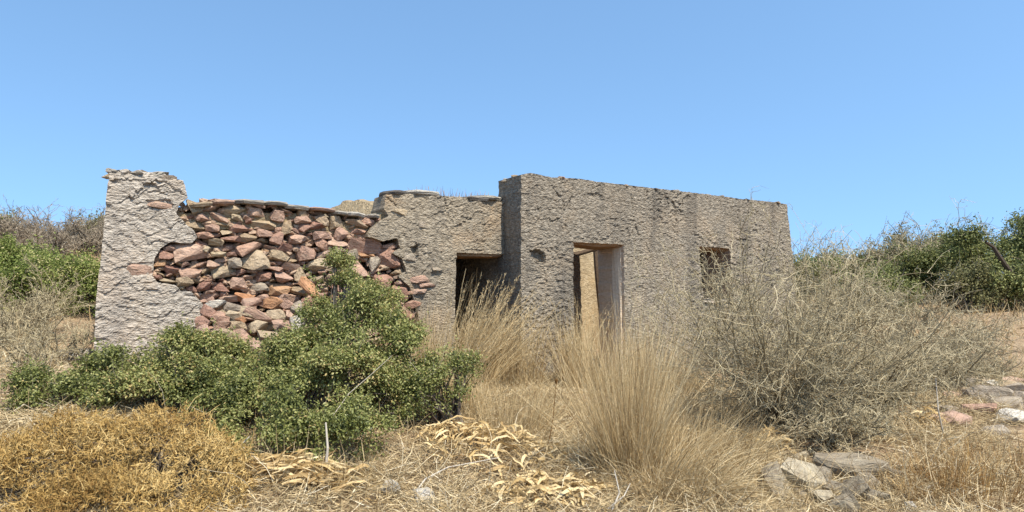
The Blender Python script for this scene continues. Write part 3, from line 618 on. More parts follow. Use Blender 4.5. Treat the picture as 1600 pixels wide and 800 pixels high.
for k, (px, d, s, mt) in enumerate(((1400, 5.6, .13, 'rockdark'), (1180, 5.0, .12, 'rockpale'), (1165, 5.3, .10, 'rockpale'), (1370, 5.1, .14, 'rockdark'), (1420, 5.2, .10, 'rockpale'), (1280, 5.0, .16, 'rockpale'), (1255, 5.05, .12, 'rockdark'))):
    rock('rock', px, 760, d, (s*1.4, s, s*.8), mt, (random.uniform(-.3, .3), random.uniform(-.3, .3), k), 'small loose stone in the straw round the flat grey slab', sink=.0, group='loose stones round the flat slab')
for k, (px, d, s, mt) in enumerate(((1490, 7.2, .26, 'rose'), (1555, 7.0, .24, 'grey'), (1475, 7.8, .22, 'grey'), (1585, 7.4, .3, 'white'), (1510, 8.6, .3, 'tan'), (1560, 8.8, .28, 'tan'), (1590, 9.2, .3, 'tan'), (1535, 10.0, .3, 'tan'))):
    rock('rock', px, 660, d, (s*1.4, s, s*.6), mt, (random.uniform(-.2, .2), random.uniform(-.2, .2), k), f'{WORD[mt]} field rock in the rocky outcrop beyond the dead thorn shrubs', sink=.15, group=f'{WORD[mt]} rocks of the outcrop')
rock('rock', 122, 508, 8.2, (.42, .3, .30), 'white', (.1, -.45, .3), 'whitish block leaning beside the pale plastered end of the house', sink=.25, k=7)
rock('rock', 137, 496, 8.4, (.22, .2, .2), 'tan', (.1, .2, .6), 'small tan stone against the pale plastered end of the house', sink=.2, k=5)
rock('rock', 672, 785, 4.75, (.20, .16, .12), 'white', (.1, .2, .6), 'chalky white rock half buried in straw under dead leaves', sink=.0, k=5)
rock('rock', 612, 775, 4.8, (.12, .09, .11), 'white', (.1, .5, .1), 'smaller upright chalky rock in straw beside bone-white twig', sink=-.1, k=9)
for k, (px, py, d) in enumerate(((40, 575, 7.2), (95, 585, 7.0), (20, 560, 7.8))):
    rock('rock', px, py, d, (.14, .11, .07), 'tan', (0, 0, k), 'small tan pebble on the bare earth patch beside the house', sink=.3, group='pebbles on bare earth')

# ------------------------------------------------------------------ shrubs with leaves
def bush(name, label, cat_, lobes, nclump, nleaf, lsize, mat, group=None, clump_r=.07, base=None, shoots=60, shell=.35, build=True, aspect=.55):
    lob = np.asarray(lobes, float); C, Rr = lob[:, :3], lob[:, 3:]
    if base is None: base = (C[0, 0], C[0, 1], float(H(C[0, 0], C[0, 1]))+.0)
    C0, R0 = C, Rr; sub = max(6, int(54/len(lob)))
    dd = unit(rng.normal(size=(len(lob)*sub, 3))); dd[:, 2] = np.where(dd[:, 2] < -.3, -dd[:, 2], dd[:, 2]); Cs = np.repeat(C, sub, 0)+dd*np.repeat(Rr, sub, 0)*rnd(.80, 1.08, (len(dd), 1))
    Rs = np.repeat(Rr.mean(1, keepdims=True), sub, 0)*rnd(.17, .36, (len(dd), 1))*np.array([1, 1, .85]); C, Rr = np.concatenate([C, Cs]), np.concatenate([Rr*.80, Rs])
    area = (Rr[:, 0]*Rr[:, 2]+Rr[:, 1]*Rr[:, 2]+Rr[:, 0]*Rr[:, 1]); n = int(nclump*1.8)
    area[:len(lob)] *= .35; li = rng.choice(len(C), n, p=area/area.sum()); d = unit(rng.normal(size=(n, 3))); d[:, 2] = np.where(d[:, 2] < -.45, -d[:, 2], d[:, 2])
    r = 1-shell*rng.random(n)**1.7
    P = C[li]+d*Rr[li]*(r*(1+.15*fbm(d[:, 0]*2.2+li*3, d[:, 1]*2.2, d[:, 2]*2.2, 2)+.13*noise(d[:, 0]*7+li*5, d[:, 1]*7, d[:, 2]*7)))[:, None]
    keep = np.ones(n, bool)
    for k in range(len(lob)): keep &= ~((((P-C0[k])/R0[k])**2).sum(1) < .42) | (rng.random(n) < .10)
    keep &= P[:, 2] > H(P[:, 0], P[:, 1])+.02
    gs = .22/clump_r; keep &= noise(P[:, 0]*gs, P[:, 1]*gs, P[:, 2]*gs) > -.34+.1*rng.random(n)
    P, d = P[keep][:nclump], d[keep][:nclump]
    acc = Acc(); n = len(P); ct = np.clip(.46+.26*rng.normal(size=n)+.32*fbm(P[:, 0]*1.6, P[:, 1]*1.6, P[:, 2]*1.6, 2), 0, 1)
    Q = np.repeat(P, nleaf, 0)+rng.normal(size=(n*nleaf, 3))*clump_r*np.array([1, 1, .75])
    Nn = unit(np.repeat(d, nleaf, 0)*.6+np.array([0, 0, .45])+rng.normal(size=(n*nleaf, 3))*.6)
    leaves(acc, Q, Nn, lsize, np.clip(np.repeat(ct, nleaf)+.16*rng.normal(size=n*nleaf), 0, 1), aspect)
    if shoots:
        k = rng.integers(0, n, shoots); sp = grow(P[k], d[k]*.6+np.array([0, 0, .8])+rng.normal(size=(shoots, 3))*.3, rnd(.6, 3.2, shoots)*clump_r*1.6, 4, .15)
        Qs, ds, _ = along(sp, shoots*16, 0, 1); Qs = Qs+rng.normal(size=Qs.shape)*clump_r*.28
        leaves(acc, Qs, unit(rng.normal(size=Qs.shape)*.8+np.array([0, 0, .5])), lsize, np.clip(rng.normal(.6, .2, len(Qs)), 0, 1), aspect)
    br = Acc(); nb = 46; k = rng.integers(0, n, nb); S = np.asarray(base)+rng.normal(size=(nb, 3))*np.array([.08, .08, .0]); E = P[k]*.93+np.asarray(base)*.07
    t = np.linspace(0, 1, 7)[None, :, None]; B = S[:, None]*(1-t)+E[:, None]*t; B[:, 1:-1] += rng.normal(size=(nb, 5, 3))*.03*R0.mean(); B[:, :, 2] += (np.sin(t[..., 0]*math.pi)*.06)
    tubes(br, B, np.linspace(.014, .004, 7)[None]*np.ones((nb, 1))*max(1, R0.mean()), rnd(0, 1, nb), 4)
    k = rng.integers(0, n, 70); T = grow(P[k], d[k]*.7+np.array([0, 0, .6])+rng.normal(size=(70, 3))*.5, rnd(1.5, 5, 70)*clump_r, 4, .2); dt = Acc(); tubes(dt, T, np.linspace(.06, .02, 5)[None]*clump_r*np.ones((70, 1)), rnd(.5, 1, 70), 3)
    if not build: return acc, br, base
    o = thing(name, label, cat_, base, group)
    link('foliage', acc.mesh('foliage', M[mat], base), o); link('branches', br.mesh('branches', M['bark'], base), o); link('dead_twigs', dt.mesh('dead_twigs', M['bark'], base), o)['kind'] = 'stuff'
    return o
def lobe(px, py, depth, rx, ry, rz): p = at(px, py, depth); return (p[0], p[1], p[2], rx, ry, rz)
bush('evergreen_shrub', 'large dense dark green evergreen bush in front of the rubble wall', 'bush',
     [lobe(470, 655, 5.9, .72, .6, .55), lobe(570, 560, 6.3, .42, .5, .50), lobe(420, 615, 6.1, .50, .5, .40), lobe(560, 640, 5.9, .50, .5, .50), lobe(400, 680, 5.55, .45, .35, .40), lobe(585, 500, 6.6, .30, .35, .28), lobe(610, 610, 6.2, .28, .4, .36), lobe(340, 650, 5.8, .3, .35, .32), lobe(455, 600, 6.15, .42, .4, .36), lobe(530, 560, 6.3, .38, .4, .36), lobe(440, 705, 5.2, .42, .34, .36), lobe(530, 700, 5.25, .36, .32, .34), lobe(600, 520, 6.7, .26, .3, .3), lobe(500, 520, 6.6, .3, .3, .24)], 5600, 22, .026, 'green', None, .042, shoots=620)
bush('evergreen_shrub', 'low spreading dark green bush at the foot of the pale plastered wall', 'bush',
     [lobe(270, 590, 6.3, .62, .4, .36), lobe(190, 605, 6.2, .50, .4, .27), lobe(110, 632, 6.0, .40, .35, .26), lobe(55, 648, 5.9, .28, .3, .20), lobe(330, 595, 6.3, .38, .4, .34)], 2200, 22, .026, 'green', None, .042, shoots=300)
bush('evergreen_shrub', 'small upright leafy sapling against the red rubble above the large bush', 'bush',
     [lobe(522, 424, 7.35, .18, .17, .15), lobe(540, 440, 7.3, .11, .12, .09), lobe(505, 440, 7.3, .10, .12, .08), lobe(530, 478, 7.2, .08, .1, .08)], 330, 20, .026, 'green', None, .036, base=(at(525, 500, 7.3)[0], 7.3, float(H(at(525, 500, 7.3)[0], 7.3))), shoots=40)
bush('evergreen_shrub', 'small sparse green bush between the large bush and the dry grass', 'bush',
     [lobe(700, 600, 6.2, .26, .28, .26), lobe(660, 625, 6.1, .22, .28, .28)], 480, 18, .024, 'green', None, .04, shoots=60)
# green slope on the left, shrubs beyond the house
def bgbush(px, py, depth, wpx, hpx, mat, label, ncl, nl=12, ls=.06, cr=.13, name='shrub', group='shrubs beyond the house', n=4):
    k = depth/F; c = at(px, py, depth); L = []
    g0 = float(H(c[0], c[1])); tz = c[2]+hpx*k*.5; n = n+2
    for j in range(n):
        x_, y_ = c[0]+(j/(n-1)-.5)*wpx*k*.72, c[1]+rnd(-.3, .3)*wpx*k*.5; g_ = float(H(x_, y_)); t_ = g_+(tz-g_)*rnd(.70, 1.02)
        L.append((x_, y_, g_+.36*(t_-g_), wpx*k*rnd(.17, .27), wpx*k*rnd(.18, .26), .62*(t_-g_)))
    return bush(name, label, 'bush', L, ncl, nl, ls, mat, group, cr, (c[0], c[1], g0), 260, .4)
bgbush(105, 446, 11.5, 150, 90, 'bright_green', 'bright green bushy growth on the slope touching the house end wall', 2000, 14, .042, .075, n=7)
bgbush(20, 462, 11.0, 150, 80, 'bright_green', 'yellowish green bush on the slope away from the house end', 1700, 14, .042, .075, n=7)
bgbush(60, 415, 14, 170, 50, 'bright_green', 'green bush band higher on the slope under grey thicket', 1500, 13, .055, .11)
bgbush(130, 360, 23, 80, 32, 'olive', 'olive bush on the hill crest beside the house end', 700, 12, .07, .14)
bgbush(-10, 358, 24, 60, 26, 'juniper', 'dark bush at the far hill crest beyond the grey thicket', 500, 12, .07, .14)
bgbush(1560, 405, 17, 150, 110, 'juniper', 'tallest dark green bush with bare dead limb at field edge', 2600, 13, .06, .12)
bgbush(1640, 395, 18, 130, 120, 'juniper', 'dark green bush beside the tallest one at field edge', 1800, 13, .06, .12)
bgbush(1470, 418, 18, 120, 74, 'juniper', 'rounded dark green bush between tallest bush and grey thorn shrubs', 1800, 13, .06, .12)
bgbush(1395, 416, 20, 110, 62, 'juniper', 'dark green bush behind the grey thorn shrub', 1500, 13, .06, .13)
bgbush(1330, 424, 21, 90, 42, 'olive', 'yellowish olive bush behind the grey thorn shrub', 1100, 12, .065, .13)
bgbush(1270, 430, 20, 80, 36, 'bright_green', 'light green bush just past the corner of the house', 900, 12, .065, .13)
bgbush(1370, 440, 15, 110, 40, 'juniper', 'low dark green bush at the near edge of the scrub behind thorns', 900, 13, .055, .11)
bgbush(1510, 440, 15.5, 130, 50, 'olive', 'low olive bush at the foot of the rounded dark bushes', 900, 13, .055, .11)
bgbush(1600, 430, 15.5, 110, 60, 'juniper', 'low dark bush at the foot of the tallest bush', 900, 13, .055, .11)
bgbush(1250, 440, 17, 50, 40, 'olive', 'small olive bush touching the corner of the house', 500, 12, .055, .10)
bgbush(1300, 418, 30, 150, 26, 'juniper', 'distant dark bush on the skyline past the house corner', 800, 12, .09, .2)
bgbush(1440, 385, 30, 120, 44, 'olive', 'distant olive bush on the skyline over the dark bushes', 700, 12, .09, .2)

# ------------------------------------------------------------------ thorny and twiggy shrubs
def thorn(name, label, base, height, spread, n, mat='greytwig', leafmat='olive', nleaf=0, r0=.014, group=None, lean=(0, 0), twig=1.0, up=.9):
    acc = Acc(); base = np.asarray(base, float); n0 = max(6, int(n*.006))
    a = rnd(0, 2*math.pi, n0); D = np.stack([np.cos(a)*spread+lean[0], np.sin(a)*spread+lean[1], np.full(n0, up)*rnd(.6, 1.3, n0)], 1)
    A = grow(base+rng.normal(size=(n0, 3))*np.array([.06, .06, 0]), D, height*rnd(.65, 1.03, n0), 8, .12)
    tubes(acc, A, np.linspace(r0, r0*.3, 9)[None]*rnd(.6, 1.2, (n0, 1)), rnd(0, .4, n0), 4)
    S, d, _ = along(A, int(n*.06), .2, 1); m = len(S)
    B = grow(S, d*.6+rng.normal(size=(m, 3))*.6+np.array([0, 0, .15]), height*rnd(.2, .5, m), 6, .22)
    tubes(acc, B, np.linspace(r0*.35, r0*.16, 7)[None]*np.ones((m, 1)), rnd(.1, .6, m), 3)
    S, d, _ = along(B, int(n*.3), .1, 1); m = len(S)
    Cc = grow(S, d*.4+rng.normal(size=(m, 3))*.8, height*rnd(.06, .22, m)*twig, 4, .38)
    tubes(acc, Cc, np.linspace(r0*.2, r0*.11, 5)[None]*np.ones((m, 1)), rnd(.2, 1, m), 3)
    S, d, _ = along(Cc, int(n*.65), .05, 1); m = len(S)
    Dd = grow(S, d*.2+rng.normal(size=(m, 3)), height*rnd(.02, .07, m)*twig, 2, .4)
    tubes(acc, Dd, np.linspace(r0*.15, r0*.07, 3)[None]*np.ones((m, 1)), rnd(.3, 1, m), 3)
    o = thing(name, label, 'bush', base, group)
    link('twigs', acc.mesh('twigs', M[mat], base), o)
    if nleaf:
        lf = Acc(); S, d, _ = along(Cc, nleaf, .1, 1); leaves(lf, S+rng.normal(size=S.shape)*.008, unit(rng.normal(size=S.shape)+np.array([0, 0, .5])), .014*max(1, height/1.8), rnd(0, 1, nleaf), .6)
        link('foliage', lf.mesh('foliage', M[leafmat], base), o)
    return o
def gp(px, depth): p = at(px, 500, depth); return (p[0], p[1], float(H(p[0], p[1]))-.02)
M['greyleaf'] = tone_mat('thorn_leaf', [(0, (.20, .165, .08)), (.5, (.37, .305, .165)), (1, (.54, .45, .28))], .3)
thorn('thorn_shrub', 'large grey leafless thorn shrub in front of the window and house corner', gp(1222, 7.0), 1.98, .66, 9500, nleaf=12000, leafmat='greyleaf', lean=(.05, 0), r0=.012)
thorn('thorn_shrub', 'grey tangled thorn shrub beside the large one, over the dry field', gp(1345, 7.9), 1.10, .95, 6500, nleaf=8000, leafmat='greyleaf', lean=(.15, 0))
thorn('thorn_shrub', 'low grey thorn shrub spreading in front of the rocky outcrop', gp(1440, 9.2), 1.1, 1.1, 9000, nleaf=6000, leafmat='greyleaf', lean=(.1, 0))
thorn('thorn_shrub', 'pale dead thorn shrub with long bare arching twigs at the field edge', gp(1440, 11.5), 1.35, .9, 2600, lean=(.4, 0), twig=1.2)
thorn('thorn_shrub', 'bare upright thorn shrub rising above the skyline past the house corner', gp(1306, 11.5), 2.25, .12, 900, lean=(.03, 0), twig=.7)
thorn('thorn_shrub', 'low dry thorn tangle at the base of the large thorn shrub', gp(1300, 6.3), .55, 1.1, 5000, nleaf=3000, leafmat='greyleaf', group=None)
thorn('thorn_shrub', 'dark twiggy shrub in the hollow behind the outcrop rocks', gp(1530, 10.3), .55, .9, 3500, nleaf=2500, leafmat='greyleaf')
thorn('thorn_shrub', 'sparse dry twiggy shrub on the bare earth beside the house end', gp(75, 7.2), .62, .9, 1600, nleaf=900, leafmat='greyleaf')
thorn('thorn_shrub', 'dry straw-coloured shrub below the green slope', gp(30, 8.6), .8, .9, 3500, nleaf=2500, leafmat='greyleaf')
thorn('thorn_shrub', 'straw-coloured dry shrub standing among the green slope bushes', gp(50, 9.8), 1.0, .8, 3000, nleaf=3000, leafmat='greyleaf')
thorn('thorn_shrub', 'thin dry shrub close to the whitish block by the house end', gp(110, 7.9), .55, .8, 1500, nleaf=800, leafmat='greyleaf')
for (px, d, hgt, lab, nn) in ((90, 22, 2.0, 'spreading grey leafless shrub standing highest on the hill crest', 5000), (30, 21, 1.5, 'brownish grey thicket on the hill crest away from the house', 5000), (135, 19.5, 1.3, 'low grey thicket under the hill crest next to the house end', 4500), (60, 18, 1.1, 'dry thicket just above the green slope bushes', 4000), (-20, 19, 1.5, 'dull brown thicket at the far side of the hill crest', 3500)):
    thorn('thorn_shrub', lab, gp(px, d), hgt, 1.0, nn, mat='crest', nleaf=5000, leafmat='crestleaf', r0=.03, up=.6, group='grey thickets on the hill crest')
for (px, d, hgt, lab) in ((1410, 19.5, 2.0, 'grey leafless shrub rising over the dark bushes on the skyline'), (1345, 22, 1.6, 'thin grey leafless shrub on the skyline past the house corner'), (1535, 20, 2.3, 'grey bare twigs rising behind the tallest dark green bush')):
    thorn('thorn_shrub', lab, gp(px, d), hgt, .5, 3000, nleaf=1500, leafmat='greyleaf', r0=.03, group='bare shrubs on the skyline')
for (px, d, hgt, lab) in ((1265, 14, 1.35, 'dry grey scrub hugging the corner of the house'), (1325, 14.5, 1.4, 'dry grey scrub in front of the yellowish olive bush'), (1425, 13.5, 1.1, 'dry brown scrub in front of the rounded dark bushes')):
    thorn('thorn_shrub', lab, gp(px, d), hgt, .8, 3000, nleaf=4000, leafmat='crestleaf', r0=.018)
# dead limb in the far dark bush
def limb(name, label, pts, r, cat_='branch', mat='deadwood', parent=None, tone=.6):
    acc = Acc(); P = np.asarray(pts, float)[None]; K = P.shape[1]
    tubes(acc, P, np.linspace(r, r*.4, K)[None], np.array([tone]), 6)
    o = link(name, acc.mesh(name, M[mat], P[0, 0]), parent, tuple(P[0, 0])); tag(o, label, cat_); return o
limb('dead_branch', 'bare dark dead limb sticking out of the tallest dark green bush', [at(1598, 440, 15.4), at(1578, 425, 15.3), at(1562, 402, 15.2), at(1552, 386, 15.2), at(1540, 378, 15.1)], .07, mat='bark', tone=0)

# golden cushion shrub
def cushion(label, lobes, n, mat, seg=.045, rad=.0032):
    lob = np.asarray(lobes); C, Rr = lob[:, :3], lob[:, 3:]; li = rng.choice(len(lob), n, p=(Rr[:, 0]*Rr[:, 1])/(Rr[:, 0]*Rr[:, 1]).sum())
    d = unit(rng.normal(size=(n, 3))); d[:, 2] = np.abs(d[:, 2])*1.0-.15
    r = (1-.34*rng.random(n)**1.2)*(1+.19*fbm(d[:, 0]*3+li, d[:, 1]*3, d[:, 2]*3, 3)+.10*fbm(d[:, 0]*9+li, d[:, 1]*9, d[:, 2]*9, 2))
    P = C[li]+d*Rr[li]*r[:, None]
    k = np.ones(n, bool)
    for q in range(len(lob)): k &= ~((((P-C[q])/Rr[q])**2).sum(1) < .45)
    k &= P[:, 2] > H(P[:, 0], P[:, 1]); k &= noise(P[:, 0]*6, P[:, 1]*6, P[:, 2]*6) > -.58; P, d, li = P[k], d[k], li[k]; n = len(P)
    acc = Acc(); base = (C[0, 0], C[0, 1], float(H(C[0, 0], C[0, 1])))
    tn = np.clip(.5+.3*fbm(P[:, 0]*2, P[:, 1]*2, P[:, 2]*2, 3)+.2*rng.normal(size=n), 0, 1)
    A = grow(P, d*.5+rng.normal(size=(n, 3))*.8, rnd(.6, 1.5, n)*seg, 2, .45)
    tubes(acc, A, np.array([1.2, 1.0, .5])[None]*rad*np.ones((n, 1)), tn, 3)
    for _ in range(2):
        B = grow(A[:, 1], d*.4+rng.normal(size=(n, 3))*.9, rnd(.4, 1.0, n)*seg, 2, .4)
        tubes(acc, B, np.array([1.0, .8, .4])[None]*rad*np.ones((n, 1)), np.clip(tn+.12*rng.normal(size=n), 0, 1), 3)
    kk = rng.integers(0, n, 900); ribbons(acc, grow(P[kk], d[kk]*.6+rng.normal(size=(900, 3))*.5+np.array([0, 0, .5]), rnd(.05, .16, 900), 3, .25), np.array([1, .9, .7, .3])[None]*np.ones((900, 1))*.004, rnd(.3, 1, 900))
    o = thing('cushion_shrub', label, 'bush', base); link('twigs', acc.mesh('twigs', M[mat], base), o)
    br = Acc(); nb = 60; kk = rng.integers(0, n, nb); t = np.linspace(0, 1, 6)[None, :, None]; Bz = np.asarray(base)[None, None]*(1-t)+P[kk][:, None]*t; Bz[:, 1:-1] += rng.normal(size=(nb, 4, 3))*.03
    tubes(br, Bz, np.linspace(.012, .004, 6)[None]*np.ones((nb, 1)), rnd(0, .6, nb), 4); link('branches', br.mesh('branches', M['bark'], base), o)
    return o
cushion('golden yellow spiny cushion shrub in front of the dark green bushes', [lobe(235, 775, 4.75, .58, .5, .62), lobe(100, 785, 4.65, .60, .55, .61), lobe(-20, 800, 4.6, .5, .5, .50), lobe(315, 790, 4.6, .36, .4, .48), lobe(180, 850, 4.2, .7, .4, .45)], 36000, 'gold', .042, .0026)

# ------------------------------------------------------------------ grasses
def tuft(name, label, base, n, length, r, spread, mat='straw', lean=(0, 0), width=.005, heads=0.0, grav=.05, upv=1.0, group=None):
    acc = Acc(); base = np.asarray(base, float); nc = max(8, n//38); ci = rng.integers(0, nc, n); a = (rnd(0, 2*math.pi, nc)[ci]+rng.normal(0, .22, n)); rr = np.clip(np.sqrt(rng.random(nc))[ci]+rng.normal(0, .10, n), .02, 1.1); cl = rng.normal(size=(nc, 3))[ci]*.10; clen = rnd(.72, 1.12, nc)[ci]
    S = base+np.stack([np.cos(a)*rr*r, np.sin(a)*rr*r, np.zeros(n)], 1); S[:, 2] = H(S[:, 0], S[:, 1])-.02
    sp = np.abs(rng.normal(0, .8, n))*spread+.04
    D = np.stack([np.cos(a)*sp*rr+lean[0], np.sin(a)*sp*rr+lean[1], np.full(n, upv)], 1)+rng.normal(size=(n, 3))*.09+cl
    P = grow(S, D, length*clen*rnd(.4, 1.08, n), 6, .075, grav)
    W = np.linspace(1, .25, 7)[None]*rnd(.6, 1.2, (n, 1))*width
    ribbons(acc, P, W, np.where(rng.random(n) < .28, rnd(0, .2, n), np.clip(rng.normal(.68, .25, n), 0, 1)))
    o = thing(name, label, 'grass', base, group); link('blades', acc.mesh('blades', M[mat], base), o)
    if heads:
        hd = Acc(); k = rng.choice(n, int(n*heads), replace=False); Q = P[k][:, 4:]
        S, d, _ = along(Q, len(k)*26, 0, 1); m = len(S)
        B = grow(S, d+rng.normal(size=(m, 3))*.35, rnd(.02, .05, m), 2, .2, .1); ribbons(hd, B, np.array([1, .9, .3])[None]*np.ones((m, 1))*.004, rnd(.3, 1, m))
        link('seed_heads', hd.mesh('seed_heads', M[mat], base), o)
    return o
tuft('grass_tuft', 'tall fountain-shaped tuft of dry grass in front of the door', gp(985, 5.3), 1700, 1.28, .20, .50, width=.0040, grav=.04)
tuft('grass_tuft', 'dry feathery grass leaning across the low annex doorway', gp(722, 8.1), 900, 1.32, .30, .25, lean=(.42, 0), heads=.3, width=.006, grav=.06)
tuft('grass_tuft', 'pale dry grass stand against the mottled annex wall by the large bush', gp(668, 7.6), 1300, .95, .38, .25, lean=(.05, 0), width=.005)
tuft('grass_tuft', 'dry feathery grass below the shaded side of the main block', gp(800, 8.6), 900, .95, .35, .3, lean=(.1, 0), heads=.15, width=.006)
tuft('grass_tuft', 'dry grass clump at the threshold of the main doorway', gp(915, 8.8), 900, 1.05, .40, .22, lean=(.0, 0), heads=.1, width=.006)
tuft('grass_tuft', 'dry grass clump against the main wall between the door and window', gp(1035, 8.9), 900, .95, .45, .3, width=.006)
tuft('grass_tuft', 'short dry grass between the large bush and the tall tuft', gp(770, 6.6), 1500, .55, .5, .5, width=.0045)
tuft('grass_tuft', 'bent dry grass beside the tall tuft toward the thorn shrub', gp(1085, 5.8), 1500, .62, .42, .9, width=.0045, lean=(.2, 0), grav=.13)
tuft('grass_tuft', 'collapsed dry grass at the foot of the tall tuft', gp(1060, 5.0), 1500, .60, .35, 1.2, width=.0045, lean=(.3, -.1), grav=.2)
tuft('rusty_plant', 'rusty orange dried herb beside the flat grey rocks', gp(1490, 5.2), 600, .40, .34, .6, mat='rust', width=.004)
tuft('rusty_plant', 'rusty dried herb patch along the soil near the outcrop', gp(1395, 5.4), 600, .28, .35, .8, mat='rust', width=.004)
tuft('rusty_plant', 'brown dried herb at the edge of the golden cushion shrub', gp(1590, 5.6), 380, .40, .4, .7, mat='rust', width=.004)['label'] = 'brown dried herb in front of the outcrop rocks'
rg = Acc(); n = 500; uu = rnd(-1.3, -.1, n); vv = rnd(V1+.1, V1+1.1, n)
S = np.stack([uu, vv, roofz(uu, vv)+.06], 1); P = grow(S, rng.normal(size=(n, 3))*.25+np.array([0, 0, 1]), rnd(.06, .22, n), 3, .12); ribbons(rg, P, np.array([1, .8, .6, .3])[None]*np.ones((n, 1))*.008, rnd(0, .8, n))
Wd = np.concatenate(rg.V); xy = CORNER+Wd[:, :1]*EX+Wd[:, 1:2]*NX; rg.V = [np.concatenate([xy, Wd[:, 2:]+HB], 1)]
b0 = (*toworld(-.7, V1+.5), float(roofz(np.array(-.7), 0))+HB)
rt = thing('grass_tuft', 'short reddish dry grass growing on the flat annex roof', 'grass', b0); link('blades', rg.mesh('blades', M['rust'], b0), rt)
# ground litter and straw
def scatter(n, xr, yr, dens):
    x, y = rnd(*xr, n), rnd(*yr, n); k = rng.random(n) < dens(x, y); return x[k], y[k]
def dens(x, y):
    u, v = tolocal(x, y); d = np.clip((fbm(x*.8, y*.8, 6, 3)+.9)*.75, .08, 1)
    d = np.where((u > -5.3) & (u < 7) & (v > -.02) & (v < 4.6), 0, d)
    bare = np.exp(-((x+4.6)/1.1)**2-((y-6.5)/.9)**2); d = d*(1-.9*bare)
    fr = np.abs(x)/np.maximum(y, .1) < 1.05
    return np.where(fr, d*np.clip(7/np.maximum(y, 1), .25, 1), 0)
x, y = scatter(560000, (-7, 8.5), (4.0, 10.5), dens); n = len(x); ac = Acc()
S = np.stack([x, y, H(x, y)+rnd(0, .06, n)], 1); a = rnd(0, 2*math.pi, n); el = np.abs(rng.normal(.12, .35, n))
P = grow(S, np.stack([np.cos(a), np.sin(a), el], 1), rnd(.05, .24, n), 2, .3, .06); P[:, :, 2] = np.maximum(P[:, :, 2], S[:, None, 2]-.01)
ribbons(ac, P, np.array([.8, 1, .3])[None]*rnd(.0025, .0060, (n, 1)), np.clip(rng.normal(.5, .25, n), 0, 1))
lit = link('dry_litter', ac.mesh('dry_litter', M['litter'])); lit['kind'] = 'stuff'; tag(lit, 'dry straw and broken stems strewn over the ground', 'straw')
x, y = scatter(52000, (-7, 8.5), (4.2, 11), lambda x, y: dens(x, y)*np.clip(fbm(x*1.7+4, y*1.7, 2, 3)*1.6+.5, .06, 1)); n = len(x); ac = Acc()
S = np.stack([x, y, H(x, y)-.01], 1); P = grow(S, rng.normal(size=(n, 3))*.8+np.array([0, 0, .7]), rnd(.10, .50, n)*np.where(rng.random(n) < .15, 1.3, .8), 5, .25, .10)
tubes(ac, P, np.linspace(.0028, .0012, 6)[None]*np.ones((n, 1)), rnd(0, 1, n), 3)
ws = link('dry_stems', ac.mesh('dry_stems', M['weed'])); ws['kind'] = 'stuff'; tag(ws, 'tangled wiry dry stems standing in the straw', 'stems')
def dens2(x, y):
    return dens(x, y)*np.clip(fbm(x*.7+9, y*.7, 3, 3)*1.4+.35, 0, 1)
x, y = scatter(60000, (-9, 11), (4.6, 13.5), dens2); n = len(x); ac = Acc()
S = np.stack([x, y, H(x, y)-.01], 1); P = grow(S, rng.normal(size=(n, 3))*.35+np.array([0, 0, 1]), rnd(.10, .38, n), 4, .13, .05)
ribbons(ac, P, np.array([1, .9, .7, .5, .2])[None]*rnd(.003, .006, (n, 1)), np.clip(rng.normal(.5, .25, n), 0, 1))
st = link('dry_grass', ac.mesh('dry_grass', M['straw'])); st['kind'] = 'stuff'; tag(st, 'thin dry standing grass spread over the open ground', 'grass')
def dens3(x, y):
    u, v = tolocal(x, y); k = (np.abs(x)/y < .85) & ~((u > -5.5) & (u < 7.2) & (v > -.5)) | ((x/np.maximum(y, 1) > .36) & (x/np.maximum(y, 1) < .85)) | ((x/np.maximum(y, 1) < -.5) & (x/np.maximum(y, 1) > -.9))
    return np.where(k, np.clip(.6+fbm(x*.4, y*.4, 1, 3), .1, 1), 0)
x, y = scatter(110000, (-32, 32), (11, 36), dens3); n = len(x); ac = Acc()
S = np.stack([x, y, H(x, y)-.02], 1); P = grow(S, rng.normal(size=(n, 3))*.5+np.array([0, 0, 1]), rnd(.15, .45, n), 2, .2, .08)
ribbons(ac, P, np.array([1, .8, .2])[None]*rnd(.010, .022, (n, 1)), np.clip(rng.normal(.45, .25, n), 0, 1))
st = link('field_grass', ac.mesh('field_grass', M['field'])); st['kind'] = 'stuff'; tag(st, 'brown dry grass covering the field and slopes behind the house', 'grass')

# ------------------------------------------------------------------ dead strap leaves
def strap(seed):
    r = np.random.default_rng(seed); K = 6; t = np.linspace(0, 1, K+1); cv = r.uniform(-1.2, 1.2); ch = r.uniform(.15, .5)
    x = t-.5; y = .12*np.sin(t*3+r.uniform(0, 6))*r.uniform(.3, 1); z = ch*np.sin(t*math.pi*r.uniform(.7, 1.2))*.5+.03*r.normal(size=K+1)
    wd = .042*(np.sin(np.clip(t*.9+.08, 0, 1)*math.pi)**.5)*r.uniform(.8, 1.2); tw = cv*t+r.uniform(-.6, .6)
    s = np.stack([np.zeros(K+1), np.cos(tw), np.sin(tw)], 1)*wd[:, None]; P = np.stack([x, y, z], 1); mid = P-np.stack([np.zeros(K+1), -np.sin(tw), np.cos(tw)], 1)*wd[:, None]*.3
    V = np.stack([P-s, mid, P+s], 1).reshape(-1, 3); k = np.arange(K)*3
    Fq = np.concatenate([np.stack([k, k+1, k+4, k+3], 1), np.stack([k+1, k+2, k+5, k+4], 1)])
    return mesh_np('leaf', V, [Fq], M['deadleaf'], np.clip(np.repeat(np.linspace(r.uniform(0, .9), r.uniform(.2, 1), K+1), 3)+r.normal(0, .1, len(V)), 0, 1), smooth=True)
STRAP = [strap(900+k) for k in range(22)]
